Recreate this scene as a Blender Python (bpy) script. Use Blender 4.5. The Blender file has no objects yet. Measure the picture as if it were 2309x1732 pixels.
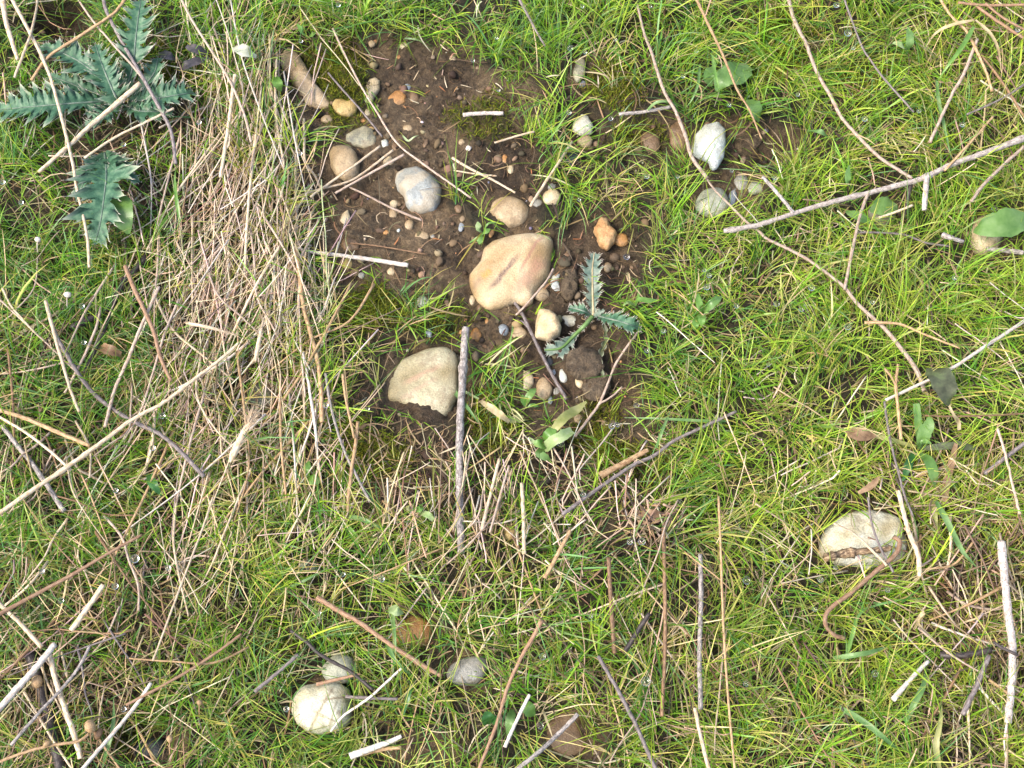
import bpy, bmesh, math, random
import numpy as np
from mathutils import Vector, noise as mnoise

R = math.radians
scene = bpy.context.scene
col = scene.collection
rng = np.random.default_rng(7)
random.seed(7)

# ------------------------------------------------------------------ camera, light, exposure
W, H = 2309.0, 1732.0                       # pixels of the photograph, used to read positions off it
TILT, HFOV, DIST = R(21), R(42), 1.17
cam_pos = np.array([0.0, -math.sin(TILT) * DIST, math.cos(TILT) * DIST])
cd = bpy.data.cameras.new('camera')
cam = bpy.data.objects.new('camera', cd)
col.objects.link(cam)
cam.location = cam_pos
cam.rotation_euler = (TILT, 0, 0)
cd.sensor_fit = 'HORIZONTAL'
cd.sensor_width = 36
cd.lens = 18 / math.tan(HFOV / 2)
cd.clip_start, cd.clip_end = 0.01, 200
scene.camera = cam

SUN_EL, SUN_AZ = 52, 200                    # azimuth: degrees anticlockwise from +x, where the light comes from
wd = bpy.data.worlds.new('World')
scene.world = wd
wd.use_nodes = True
nt = wd.node_tree
sky = nt.nodes.new('ShaderNodeTexSky')
sky.sky_type = 'NISHITA'
sky.sun_disc = False
sky.sun_elevation = R(SUN_EL)
sky.sun_rotation = R(90 - SUN_AZ)
sky.dust_density = 3.0
sky.air_density = 1.0
nt.links.new(sky.outputs[0], nt.nodes['Background'].inputs[0])
nt.nodes['Background'].inputs[1].default_value = 0.13
sl = bpy.data.lights.new('sun', 'SUN')
sl.energy = 1.5
sl.angle = R(24)
sl.color = (1.0, 0.93, 0.82)
sun = bpy.data.objects.new('sun', sl)
col.objects.link(sun)
sd = Vector((math.cos(R(SUN_AZ)) * math.cos(R(SUN_EL)), math.sin(R(SUN_AZ)) * math.cos(R(SUN_EL)), math.sin(R(SUN_EL))))
sun.rotation_euler = sd.to_track_quat('Z', 'Y').to_euler()
scene.view_settings.view_transform = 'Standard'
scene.view_settings.look = 'None'
scene.view_settings.exposure = 1.6
scene.cycles.max_bounces = 5
scene.cycles.diffuse_bounces = 3
scene.cycles.glossy_bounces = 2
scene.cycles.transmission_bounces = 5
scene.cycles.transparent_max_bounces = 4
scene.cycles.caustics_refractive = False
scene.cycles.caustics_reflective = False

# ------------------------------------------------------------------ photo pixel <-> ground
TH = math.tan(HFOV / 2)
CX, CY, CZ = np.array([1, 0, 0.0]), np.array([0, math.cos(TILT), math.sin(TILT)]), np.array([0, -math.sin(TILT), math.cos(TILT)])
PX = 2 * TH * DIST / W                      # metres per pixel at the middle of the frame

def at(px, py, z=0.0):
    """Ground point (at height z) seen at a pixel of the photograph."""
    u = (px - W / 2) / (W / 2) * TH
    v = -(py - H / 2) / (W / 2) * TH
    d = CX * u + CY * v - CZ
    t = (z - cam_pos[2]) / d[2]
    return cam_pos + d * t

def to_px(x, y, z=0.0):
    dx, dy, dz = x - cam_pos[0], y - cam_pos[1], z - cam_pos[2]
    a = dx
    b = dy * CY[1] + dz * CY[2]
    c = -(dy * CZ[1] + dz * CZ[2])
    return W / 2 + a / c / TH * W / 2, H / 2 - b / c / TH * W / 2

# ------------------------------------------------------------------ noise
_tab = np.random.default_rng(3).random((256, 256))
def vnoise(x, y):
    xi, yi = np.floor(x).astype(int), np.floor(y).astype(int)
    fx, fy = x - xi, y - yi
    fx, fy = fx * fx * (3 - 2 * fx), fy * fy * (3 - 2 * fy)
    a, b = _tab[xi & 255, yi & 255], _tab[(xi + 1) & 255, yi & 255]
    c, d = _tab[xi & 255, (yi + 1) & 255], _tab[(xi + 1) & 255, (yi + 1) & 255]
    return (a * (1 - fx) + b * fx) * (1 - fy) + (c * (1 - fx) + d * fx) * fy

def fbm(x, y, o=4, off=0.0):
    s, a, t = 0, 1.0, 0
    for k in range(o):
        s = s + a * vnoise(x * 2 ** k + 17.3 * k + off, y * 2 ** k - 9.1 * k + off * 1.7)
        t += a
        a *= 0.5
    return s / t                             # about 0..1, mean 0.5

def sstep(a, b, x):
    t = np.clip((x - a) / (b - a), 0, 1)
    return t * t * (3 - 2 * t)

# ------------------------------------------------------------------ where soil, moss and straw lie
BARE = [(900, 330, 185, 230, 1), (1010, 175, 100, 100, .95), (880, 520, 190, 130, 1), (830, 585, 130, 75, 1), (990, 615, 150, 75, 1),
        (1130, 400, 125, 110, 1), (1150, 600, 140, 125, 1), (1345, 610, 105, 125, 1), (1140, 240, 90, 90, .8), (1280, 700, 125, 70, 1), (1295, 850, 130, 130, 1),
        (1200, 760, 115, 75, 1), (770, 440, 90, 160, 1), (870, 115, 130, 50, .9), (700, 190, 80, 110, .9), (1110, 740, 100, 50, 1),
        (960, 860, 110, 120, 1), (1480, 310, 75, 65, .95), (1750, 310, 75, 45, .9), (1630, 330, 60, 70, .8), (1640, 430, 75, 60, .8),
        (130, 32, 110, 60, 1), (950, 1700, 110, 45, .9), (1280, 1655, 90, 80, .9), (1940, 1210, 115, 78, .85), (725, 1595, 75, 65, 1),
        (1055, 1512, 55, 45, .8), (925, 1420, 70, 50, .75), (585, 896, 50, 55, .8), (1315, 295, 45, 50, .8), (1310, 165, 35, 50, .7),
        (340, 1689, 70, 45, .9), (2227, 530, 60, 55, .8), (1985, 480, 50, 40, .7), (1360, 1230, 0, 0, 0)]
THIN = [(940, 1020, 200, 130, .92), (1120, 1080, 220, 95, .88), (1380, 1010, 130, 90, .82), (1230, 1010, 110, 100, .9), (1340, 1170, 160, 60, .6), (760, 150, 70, 90, .6),
        (1390, 175, 70, 60, .5), (1000, 1150, 200, 60, .45), (250, 220, 210, 150, .6), (235, 440, 90, 120, .75), (1900, 170, 90, 130, .3),
        (1420, 430, 120, 200, .35), (1100, 290, 130, 80, .35), (480, 700, 120, 500, .30), (1340, 1150, 120, 40, .5), (2200, 1400, 130, 150, .45),
        (780, 780, 120, 160, .25), (200, 1500, 220, 220, .25)]
MOSS = [(770, 190, 55, 95, 1), (1390, 185, 60, 48, 1), (860, 1030, 70, 60, .8), (1400, 1035, 75, 40, 1), (1110, 960, 60, 70, .9), (1330, 960, 60, 60, .6),
        (1750, 90, 70, 70, .9), (1960, 165, 50, 70, .8), (1080, 250, 60, 40, .5), (930, 700, 110, 50, .5), (830, 690, 60, 50, .6), (380, 150, 60, 40, .8),
        (620, 1450, 60, 60, .4), (270, 1660, 30, 40, .8), (700, 130, 40, 50, .7), (1520, 1460, 60, 40, .2), (780, 960, 50, 50, .5), (1430, 300, 60, 40, .5)]
STRAW = [(590, 420, 130, 330, .9), (600, 800, 130, 380, 1), (560, 1150, 120, 200, .6), (430, 700, 130, 320, .7), (150, 900, 220, 260, .55), (650, 650, 80, 200, .6),
         (150, 1500, 240, 250, .7), (2230, 1380, 140, 260, .7), (2100, 1180, 160, 120, .6), (1150, 1120, 180, 80, .5), (1900, 1150, 130, 80, .5),
         (1480, 1180, 70, 40, .6), (2270, 150, 90, 150, .5), (640, 220, 70, 140, .4)]

DAMP = [(1160, 350, 130, 110, 1), (960, 150, 110, 90, .8), (1340, 620, 90, 130, .9), (1300, 830, 110, 120, .8), (1030, 560, 60, 60, .6), (1480, 330, 120, 80, .8), (1750, 320, 80, 60, 1), (130, 30, 120, 70, 1), (950, 960, 150, 80, .8), (1100, 1060, 200, 90, .9)]
def blobs(L, px, py, soft=0.3, rough=0.5, off=0.0):
    n = (fbm(px / 70, py / 70, 4, off) - 0.5) * 2
    m = np.zeros_like(px)
    for cx, cy, rx, ry, s in L:
        if rx:
            d = np.sqrt(((px - cx) / rx) ** 2 + ((py - cy) / ry) ** 2) + n * rough
            m = np.maximum(m, s * (1 - sstep(1 - soft, 1 + soft, d)))
    return m

def bare_at(px, py): return blobs(BARE, px, py, .22, .55, 1.3)
def thin_at(px, py): return blobs(THIN, px, py, .4, .6, 5.1)
def moss_at(px, py): return blobs(MOSS, px, py, .4, .8, 8.8)
def straw_at(px, py): return blobs(STRAW, px, py, .5, .4, 3.3)

# ------------------------------------------------------------------ ground height on a fine grid
GX0, GX1, GY0, GY1, GS = -0.86, 0.86, -0.68, 0.78, 0.0027
NX, NY = int((GX1 - GX0) / GS) + 1, int((GY1 - GY0) / GS) + 1
gx, gy = np.meshgrid(np.linspace(GX0, GX1, NX), np.linspace(GY0, GY1, NY))
gpx, gpy = to_px(gx, gy)
g_bare, g_moss, g_thin = bare_at(gpx, gpy), moss_at(gpx, gpy), thin_at(gpx, gpy)
def ridge(x, y, off): return 1 - np.abs(2 * fbm(x, y, 3, off) - 1)
gz = (fbm(gx * 6, gy * 6, 3) - .5) * 0.030
crumb = (fbm(gx * 70, gy * 70, 4, 2.2) - .5) * 0.011 + (ridge(gx * 130, gy * 130, 4.4) - .75) * 0.006 + (fbm(gx * 260, gy * 260, 2, 6) - .5) * .0035
gz = gz + crumb * (0.55 + 0.45 * g_bare)
gz -= 0.009 * g_bare
for cx, cy, r, dz in [(130, 20, 75, -.035), (1285, 735, 30, -.014), (1750, 330, 45, -.012), (1290, 860, 25, -.006), (1250, 760, 18, -.006), (1520, 370, 40, -.01),
                      (1330, 640, 40, -.004), (1316, 818, 46, .010), (1345, 860, 36, .008), (1285, 800, 26, .006), (965, 945, 40, .007), (920, 930, 36, .006),
                      (940, 1700, 70, .010), (1040, 1000, 60, .006), (640, 430, 50, .008), (590, 200, 70, .008), (250, 900, 60, -.02), (430, 1180, 60, -.012),
                      (2060, 1450, 60, -.015), (600, 880, 50, -.006), (340, 1650, 60, -.012), (1680, 1350, 50, -.012)]:
    gz += dz * np.exp(-(((gpx - cx) / r) ** 2 + ((gpy - cy) / r) ** 2))

def ground_z(x, y):
    fx = np.clip((np.asarray(x, float) - GX0) / (GX1 - GX0) * (NX - 1), 0, NX - 1.001)
    fy = np.clip((np.asarray(y, float) - GY0) / (GY1 - GY0) * (NY - 1), 0, NY - 1.001)
    i, j = fx.astype(int), fy.astype(int)
    a, b = fx - i, fy - j
    return (gz[j, i] * (1 - a) + gz[j, i + 1] * a) * (1 - b) + (gz[j + 1, i] * (1 - a) + gz[j + 1, i + 1] * a) * b

def spot(px, py, up=0.0):
    """A point of the ground (plus a height above it) seen at a pixel."""
    z = 0.0
    for _ in range(4):
        p = at(px, py, z)
        z = float(ground_z(p[0], p[1])) + up
    return Vector((p[0], p[1], z))

# ------------------------------------------------------------------ object helpers
LABELS = {}
def tag(o, label, cat, group=None, kind=None):
    o['label'] = label
    o['category'] = cat
    if group: o['group'] = group
    if kind: o['kind'] = kind
    return o

def empty(name, loc, label, cat, group=None):
    o = bpy.data.objects.new(name, None)
    col.objects.link(o)
    o.location = loc
    o.empty_display_size = 0.01
    return tag(o, label, cat, group)

def world_loc(o):
    v = Vector((0, 0, 0))
    while o is not None:
        v = v + o.location
        o = o.parent
    return v

def make_mesh(name, co, faces, mat, parent=None, colors=None, uv=None, smooth=True, origin=None):
    """co (n,3) in world space; faces (m,k) of one size, or a list of such arrays."""
    me = bpy.data.meshes.new(name)
    co = np.asarray(co, np.float32)
    org = np.zeros(3) if origin is None else np.asarray(origin, float)
    co = (co - org).astype(np.float32)
    fl = faces if isinstance(faces, list) else [faces]
    fl = [np.asarray(f, np.int32) for f in fl if len(f)]
    loops = np.concatenate([f.ravel() for f in fl])
    starts, k0 = [], 0
    for f in fl:
        starts.append(np.arange(k0, k0 + f.size, f.shape[1], dtype=np.int32))
        k0 += f.size
    starts = np.concatenate(starts)
    me.vertices.add(len(co))
    me.vertices.foreach_set('co', co.ravel())
    me.loops.add(len(loops))
    me.loops.foreach_set('vertex_index', loops)
    me.polygons.add(len(starts))
    me.polygons.foreach_set('loop_start', starts)
    me.polygons.foreach_set('use_smooth', np.full(len(starts), smooth))
    if colors is not None:
        at_ = me.attributes.new('tint', 'FLOAT_COLOR', 'POINT')
        c4 = np.ones((len(co), 4), np.float32)
        c4[:, :colors.shape[1]] = colors
        at_.data.foreach_set('color', c4.ravel())
    if uv is not None:
        l = me.uv_layers.new(name='UVMap')
        l.data.foreach_set('uv', np.asarray(uv, np.float32)[loops].ravel())
    me.update(calc_edges=True)
    me.materials.append(mat)
    o = bpy.data.objects.new(name, me)
    col.objects.link(o)
    o.location = org
    if parent is not None:
        o.location = Vector(org) - world_loc(parent)
        o.parent = parent
    return o

# ------------------------------------------------------------------ materials
def mat_new(name):
    m = bpy.data.materials.new(name)
    m.use_nodes = True
    n = m.node_tree.nodes
    return m, n, m.node_tree.links, n['Principled BSDF']

def ramp(n, stops):
    r = n.new('ShaderNodeValToRGB')
    e = r.color_ramp.elements
    while len(e) < len(stops): e.new(0.5)
    for k, (p, c) in enumerate(stops):
        e[k].position = p
        e[k].color = (*c, 1)
    return r

def tex(n, l, kind, scale, coord, **kw):
    t = n.new(kind)
    t.inputs['Scale'].default_value = scale
    for k, v in kw.items(): t.inputs[k].default_value = v
    l.new(coord, t.inputs['Vector'])
    return t

def mixc(n, l, fac, a, b, blend='MIX'):
    m = n.new('ShaderNodeMix')
    m.data_type = 'RGBA'
    m.blend_type = blend
    for i, s in ((0, fac), (6, a), (7, b)):
        if hasattr(s, 'links'): l.new(s, m.inputs[i])
        elif isinstance(s, (int, float)): m.inputs[i].default_value = s
        else: m.inputs[i].default_value = (*s, 1)
    return m.outputs[2]

def math_(n, l, op, a, b=0.0, clamp=False):
    m = n.new('ShaderNodeMath')
    m.operation = op
    m.use_clamp = clamp
    for i, s in ((0, a), (1, b)):
        if hasattr(s, 'links'): l.new(s, m.inputs[i])
        else: m.inputs[i].default_value = s
    return m.outputs[0]

def bump(n, l, bs, height, strength, dist):
    b = n.new('ShaderNodeBump')
    b.inputs['Strength'].default_value = strength
    b.inputs['Distance'].default_value = dist
    l.new(height, b.inputs['Height'])
    l.new(b.outputs[0], bs.inputs['Normal'])

# soil
def soil_material(name, with_mask):
    m, n, l, bs = mat_new(name)
    g = n.new('ShaderNodeNewGeometry').outputs['Position']
    a = tex(n, l, 'ShaderNodeTexNoise', 22, g, Detail=8.0, Roughness=0.7)
    b = tex(n, l, 'ShaderNodeTexNoise', 160, g, Detail=6.0, Roughness=0.75)
    c = tex(n, l, 'ShaderNodeTexVoronoi', 420, g)
    ra = ramp(n, [(0.34, (.030, .022, .014)), (0.45, (.095, .067, .041)), (0.56, (.185, .135, .083)), (0.70, (.27, .205, .132))])
    l.new(a.outputs[0], ra.inputs[0])
    rb = ramp(n, [(0.36, (.014, .010, .007)), (0.50, (.10, .068, .039)), (0.60, (.20, .145, .085)), (0.70, (.38, .29, .18))])
    l.new(b.outputs[0], rb.inputs[0])
    base = mixc(n, l, 0.55, ra.outputs[0], rb.outputs[0])
    # specks of grit
    spk = ramp(n, [(0.0, (1, 1, 1)), (0.09, (1, 1, 1)), (0.13, (0, 0, 0))])
    l.new(c.outputs['Distance'], spk.inputs[0])
    rc = ramp(n, [(0.0, (.08, .06, .05)), (0.4, (.30, .20, .12)), (0.8, (.45, .36, .26)), (1, (.6, .56, .5))])
    l.new(c.outputs['Color'], rc.inputs[0])
    base = mixc(n, l, math_(n, l, 'MULTIPLY', spk.outputs[0], 0.7), base, rc.outputs[0])
    if with_mask:
        at_ = n.new('ShaderNodeAttribute')
        at_.attribute_name = 'tint'
        sep = n.new('ShaderNodeSeparateColor')
        l.new(at_.outputs['Color'], sep.inputs[0])
        th = ramp(n, [(0.3, (.012, .010, .005)), (0.5, (.032, .026, .012)), (0.7, (.08, .06, .028))])  # thatch under the grass, darkened so shade between blades is in the colour
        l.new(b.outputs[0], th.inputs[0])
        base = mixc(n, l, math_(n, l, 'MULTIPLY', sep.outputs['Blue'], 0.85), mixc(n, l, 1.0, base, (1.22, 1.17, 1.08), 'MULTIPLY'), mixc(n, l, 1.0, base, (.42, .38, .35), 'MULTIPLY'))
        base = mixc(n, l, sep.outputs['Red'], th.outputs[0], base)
        mo = ramp(n, [(0.3, (.035, .04, .006)), (0.6, (.12, .13, .015))])
        l.new(b.outputs[0], mo.inputs[0])
        base = mixc(n, l, math_(n, l, 'MULTIPLY', sep.outputs['Green'], 0.6), base, mo.outputs[0])
    l.new(base, bs.inputs['Base Color'])
    wet = ramp(n, [(0.35, (.42,) * 3), (0.65, (.85,) * 3)])
    l.new(a.outputs[0], wet.inputs[0])
    l.new(wet.outputs[0], bs.inputs['Roughness'])
    bs.inputs['Specular IOR Level'].default_value = 0.35
    bump(n, l, bs, b.outputs[0], 1.0, 0.008)
    return m
M_SOIL = soil_material('damp soil', True)
M_CLOD = soil_material('soil clod', False)

# plant matter tinted per blade
def blade_material(name, rough, transl, spec=0.4):
    m, n, l, bs = mat_new(name)
    a = n.new('ShaderNodeAttribute')
    a.attribute_name = 'tint'
    l.new(a.outputs['Color'], bs.inputs['Base Color'])
    bs.inputs['Roughness'].default_value = rough
    bs.inputs['Specular IOR Level'].default_value = spec
    if transl:
        t = n.new('ShaderNodeBsdfTranslucent')
        hs = n.new('ShaderNodeHueSaturation')
        hs.inputs['Value'].default_value = 1.25
        l.new(a.outputs['Color'], hs.inputs['Color'])
        l.new(hs.outputs[0], t.inputs['Color'])
        mx = n.new('ShaderNodeMixShader')
        mx.inputs[0].default_value = transl
        l.new(bs.outputs[0], mx.inputs[1])
        l.new(t.outputs[0], mx.inputs[2])
        l.new(mx.outputs[0], n['Material Output'].inputs[0])
    return m
M_GRASS = blade_material('grass blade', 0.38, 0.42, 0.5)
M_DRY = blade_material('dry plant matter', 0.6, 0.15, 0.3)
M_MOSS = blade_material('moss', 0.7, 0.3, 0.2)
M_FIBRE = blade_material('root fibre', 0.75, 0.0, 0.2)

def stalk_material(name, dark, mid, light, blotch=None, rough=0.55, spots=0.0):
    m, n, l, bs = mat_new(name)
    uv = n.new('ShaderNodeTexCoord')
    mp = n.new('ShaderNodeMapping')
    mp.inputs['Scale'].default_value = (9, 22, 1)
    l.new(uv.outputs['UV'], mp.inputs[0])
    oi = n.new('ShaderNodeObjectInfo')
    a4 = n.new('ShaderNodeVectorMath')
    a4.operation = 'ADD'
    l.new(mp.outputs[0], a4.inputs[0])
    cmb = n.new('ShaderNodeCombineXYZ')
    l.new(math_(n, l, 'MULTIPLY', oi.outputs['Random'], 40.0), cmb.inputs[0])
    l.new(math_(n, l, 'MULTIPLY', oi.outputs['Random'], 91.0), cmb.inputs[1])
    l.new(cmb.outputs[0], a4.inputs[1])
    a = tex(n, l, 'ShaderNodeTexNoise', 1.0, a4.outputs[0], Detail=5.0, Roughness=0.65)
    r = ramp(n, [(0.28, dark), (0.48, mid), (0.68, light)])
    l.new(a.outputs[0], r.inputs[0])
    base = r.outputs[0]
    mp2 = n.new('ShaderNodeMapping')
    mp2.inputs['Scale'].default_value = (2, 45, 1)
    l.new(a4.outputs[0], mp2.inputs[0])
    mp2.inputs['Scale'].default_value = (.3, .9, 1)
    b = tex(n, l, 'ShaderNodeTexNoise', 1.0, mp2.outputs[0], Detail=3.0)
    if blotch:
        rb = ramp(n, [(0.48, (0, 0, 0)), (0.62, (1, 1, 1))])
        l.new(b.outputs[0], rb.inputs[0])
        base = mixc(n, l, math_(n, l, 'MULTIPLY', rb.outputs[0], 0.75), base, blotch)
    if spots:
        g = tex(n, l, 'ShaderNodeTexNoise', 900, n.new('ShaderNodeNewGeometry').outputs['Position'], Detail=2.0)
        rs = ramp(n, [(0.60, (0, 0, 0)), (0.66, (1, 1, 1))])
        l.new(g.outputs[0], rs.inputs[0])
        base = mixc(n, l, math_(n, l, 'MULTIPLY', rs.outputs[0], spots), base, (.03, .025, .02))
    hsv = n.new('ShaderNodeHueSaturation')
    l.new(base, hsv.inputs['Color'])
    l.new(math_(n, l, 'ADD', math_(n, l, 'MULTIPLY', oi.outputs['Random'], 0.35), 0.8), hsv.inputs['Value'])
    l.new(hsv.outputs[0], bs.inputs['Base Color'])
    bs.inputs['Roughness'].default_value = rough
    bs.inputs['Specular IOR Level'].default_value = 0.35
    bump(n, l, bs, a.outputs[0], 0.5, 0.001)
    return m
STALK = {
    'pale': stalk_material('pale straw', (.32, .22, .13), (.60, .47, .32), (.80, .68, .52), (.44, .28, .14)),
    'white': stalk_material('bleached straw', (.42, .34, .27), (.66, .58, .49), (.80, .73, .65), (.45, .33, .24)),
    'tan': stalk_material('tan straw', (.22, .125, .055), (.42, .27, .135), (.62, .45, .26), (.25, .13, .06)),
    'pink': stalk_material('pinkish stem', (.20, .135, .095), (.43, .325, .245), (.66, .54, .43), (.27, .165, .11)),
    'grey': stalk_material('weathered grey wood', (.10, .085, .075), (.34, .29, .255), (.60, .54, .48), (.12, .10, .095), .6, .7),
    'purple': stalk_material('purple grey stem', (.075, .058, .053), (.18, .148, .138), (.35, .30, .275), (.10, .07, .06)),
    'brown': stalk_material('brown stem', (.10, .05, .025), (.23, .13, .065), (.40, .26, .145), (.10, .055, .03)),
    'red': stalk_material('red brown stem', (.11, .05, .028), (.25, .135, .075), (.42, .27, .17), (.30, .20, .12)),
    'dark': stalk_material('dark wet stem', (.018, .014, .013), (.05, .038, .034), (.12, .09, .075), (.02, .016, .015), .4),
    'wood': stalk_material('split wood', (.035, .022, .012), (.17, .105, .055), (.52, .38, .22), (.05, .03, .018), .6, .5),
    'bark': stalk_material('pale bark', (.20, .16, .13), (.50, .42, .36), (.70, .62, .54), (.30, .24, .20), .6, .8),
}

def leaf_material(name, a, b, c, rough=0.4, scale=90, transl=.3, edge=None):
    m, n, l, bs = mat_new(name)
    g = n.new('ShaderNodeNewGeometry').outputs['Position']
    t = tex(n, l, 'ShaderNodeTexNoise', scale, g, Detail=5.0, Roughness=0.6)
    r = ramp(n, [(0.33, a), (0.5, b), (0.68, c)])
    l.new(t.outputs[0], r.inputs[0])
    at_ = n.new('ShaderNodeAttribute')
    at_.attribute_name = 'tint'
    out = mixc(n, l, at_.outputs['Alpha'], r.outputs[0], at_.outputs['Color'])
    l.new(out, bs.inputs['Base Color'])
    bs.inputs['Roughness'].default_value = rough
    bump(n, l, bs, t.outputs[0], 0.3, 0.002)
    tr = n.new('ShaderNodeBsdfTranslucent')
    l.new(out, tr.inputs['Color'])
    mx = n.new('ShaderNodeMixShader')
    mx.inputs[0].default_value = transl
    l.new(bs.outputs[0], mx.inputs[1])
    l.new(tr.outputs[0], mx.inputs[2])
    l.new(mx.outputs[0], n['Material Output'].inputs[0])
    return m
LEAF = {
    'thistle': leaf_material('thistle leaf', (.022, .075, .035), (.055, .140, .070), (.13, .23, .12), .5, 150, .15),
    'dusty': leaf_material('dusty thistle leaf', (.05, .095, .07), (.13, .185, .135), (.25, .28, .215), .6, 130, .15),
    'fresh': leaf_material('fresh leaf', (.10, .22, .035), (.16, .31, .06), (.26, .42, .11), .35, 60, .35),
    'dock': leaf_material('dock leaf', (.09, .19, .04), (.15, .27, .07), (.22, .34, .12), .35, 50, .3),
    'deep': leaf_material('deep green leaf', (.03, .10, .025), (.05, .16, .035), (.09, .22, .06), .35, 60, .3),
    'yellow': leaf_material('yellowing leaf', (.25, .28, .07), (.40, .40, .14), (.52, .48, .22), .45, 70, .35),
    'cut': leaf_material('pale folded leaf', (.22, .34, .10), (.36, .45, .20), (.48, .56, .30), .4, 70, .3),
    'withered': leaf_material('withered leaf', (.045, .05, .025), (.09, .10, .05), (.14, .18, .07), .5, 80, .2),
    'brown': leaf_material('brown dead leaf', (.16, .085, .045), (.28, .17, .09), (.42, .28, .16), .55, 90, .2),
    'black': leaf_material('black dead leaf', (.02, .018, .02), (.045, .038, .04), (.09, .075, .075), .45, 80, .05),
    'blue': leaf_material('blue green blade', (.10, .21, .055), (.17, .30, .09), (.28, .41, .17), .38, 60, .35),
    'strawleaf': leaf_material('dry blade', (.34, .25, .12), (.52, .41, .22), (.66, .55, .34), .5, 80, .3),
    'fluffy': leaf_material('whitish leaf', (.30, .32, .22), (.45, .46, .34), (.6, .6, .48), .6, 80, .2),
}

def stone_material(name, a, b, c, scale=40, streak=None, rough=0.42, grime=0.35, band=None):
    """Three colours mixed by noise; streak = (colour, angle, list of (offset m, half width m)); band = (colour, angle, scale)."""
    m, n, l, bs = mat_new(name)
    tc = n.new('ShaderNodeTexCoord').outputs['Object']
    t = tex(n, l, 'ShaderNodeTexNoise', scale, tc, Detail=6.0, Roughness=0.6, Distortion=0.5)
    f = tex(n, l, 'ShaderNodeTexNoise', 700, tc, Detail=3.0, Roughness=0.6)
    r = ramp(n, [(0.32, a), (0.5, b), (0.66, c)])
    l.new(t.outputs[0], r.inputs[0])
    base = r.outputs[0]
    fr = ramp(n, [(0.3, (.70,) * 3), (0.7, (1.15,) * 3)])
    big = tex(n, l, 'ShaderNodeTexNoise', 18, tc, Detail=3.0)
    hs = ramp(n, [(0.35, (.80, .72, .60)), (0.5, (1, 1, 1)), (0.65, (1.05, 1.04, 1.05))])
    l.new(big.outputs[0], hs.inputs[0])
    base = mixc(n, l, 1.0, base, hs.outputs[0], 'MULTIPLY')
    l.new(f.outputs[0], fr.inputs[0])
    base = mixc(n, l, 1.0, base, fr.outputs[0], 'MULTIPLY')
    sep = n.new('ShaderNodeSeparateXYZ')
    l.new(tc, sep.inputs[0])
    def axis(ang, wob, sc=45):
        w = tex(n, l, 'ShaderNodeTexNoise', sc, tc, Detail=4.0)
        s = math_(n, l, 'ADD', math_(n, l, 'MULTIPLY', sep.outputs[0], -math.sin(R(ang))), math_(n, l, 'MULTIPLY', sep.outputs[1], math.cos(R(ang))))
        s = math_(n, l, 'ADD', s, math_(n, l, 'MULTIPLY', math_(n, l, 'SUBTRACT', w.outputs[0], 0.5), wob))
        u = math_(n, l, 'ADD', math_(n, l, 'MULTIPLY', sep.outputs[0], math.cos(R(ang))), math_(n, l, 'MULTIPLY', sep.outputs[1], math.sin(R(ang))))
        return s, u
    if band:
        bc, ang, bs_, amt = band
        s, u = axis(ang, 0.035, 60)
        w = math_(n, l, 'SINE', math_(n, l, 'MULTIPLY', s, bs_))
        rr = ramp(n, [(0.35, (0, 0, 0)), (0.75, (1, 1, 1))])
        l.new(math_(n, l, 'MULTIPLY_ADD', w, 0.5), rr.inputs[0])
        rr.inputs[0].links[0].from_node.inputs[2].default_value = 0.5
        base = mixc(n, l, math_(n, l, 'MULTIPLY', rr.outputs[0], amt), base, bc)
    if streak:
        for sc_, ang, off, hw, u0, u1, amt in streak:
            s, u = axis(ang, hw * 2.2, 120)
            d = math_(n, l, 'ABSOLUTE', math_(n, l, 'SUBTRACT', s, off))
            rr = n.new('ShaderNodeMapRange')
            l.new(d, rr.inputs[0])
            for i, v in ((1, hw * .3), (2, hw * 1.3), (3, 1.0), (4, 0.0)): rr.inputs[i].default_value = v
            uu = math_(n, l, 'ABSOLUTE', math_(n, l, 'SUBTRACT', u, (u0 + u1) / 2))
            r2 = n.new('ShaderNodeMapRange')
            l.new(uu, r2.inputs[0])
            for i, v in ((1, (u1 - u0) * .3), (2, (u1 - u0) * .55), (3, 1.0), (4, 0.0)): r2.inputs[i].default_value = v
            k = math_(n, l, 'MULTIPLY', rr.outputs[0], r2.outputs[0])
            fm = ramp(n, [(0.35, (.35,) * 3), (0.6, (1,) * 3)])
            l.new(f.outputs[0], fm.inputs[0])
            k = math_(n, l, 'MULTIPLY', k, fm.outputs[0])
            base = mixc(n, l, math_(n, l, 'MULTIPLY', k, amt), base, sc_)
    if grime:
        gr = tex(n, l, 'ShaderNodeTexNoise', 55, tc, Detail=8.0, Roughness=0.7)
        rg = ramp(n, [(0.52, (0, 0, 0)), (0.62, (1, 1, 1))])
        l.new(gr.outputs[0], rg.inputs[0])
        base = mixc(n, l, math_(n, l, 'MULTIPLY', rg.outputs[0], min(1, grime * 1.5)), base, (.20, .135, .075))
    l.new(base, bs.inputs['Base Color'])
    bs.inputs['Roughness'].default_value = rough
    bs.inputs['Specular IOR Level'].default_value = 0.4
    hgt = math_(n, l, 'ADD', math_(n, l, 'MULTIPLY', t.outputs[0], 0.7), math_(n, l, 'MULTIPLY', f.outputs[0], 0.55))
    bump(n, l, bs, hgt, 0.5, 0.003)
    return m
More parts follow.
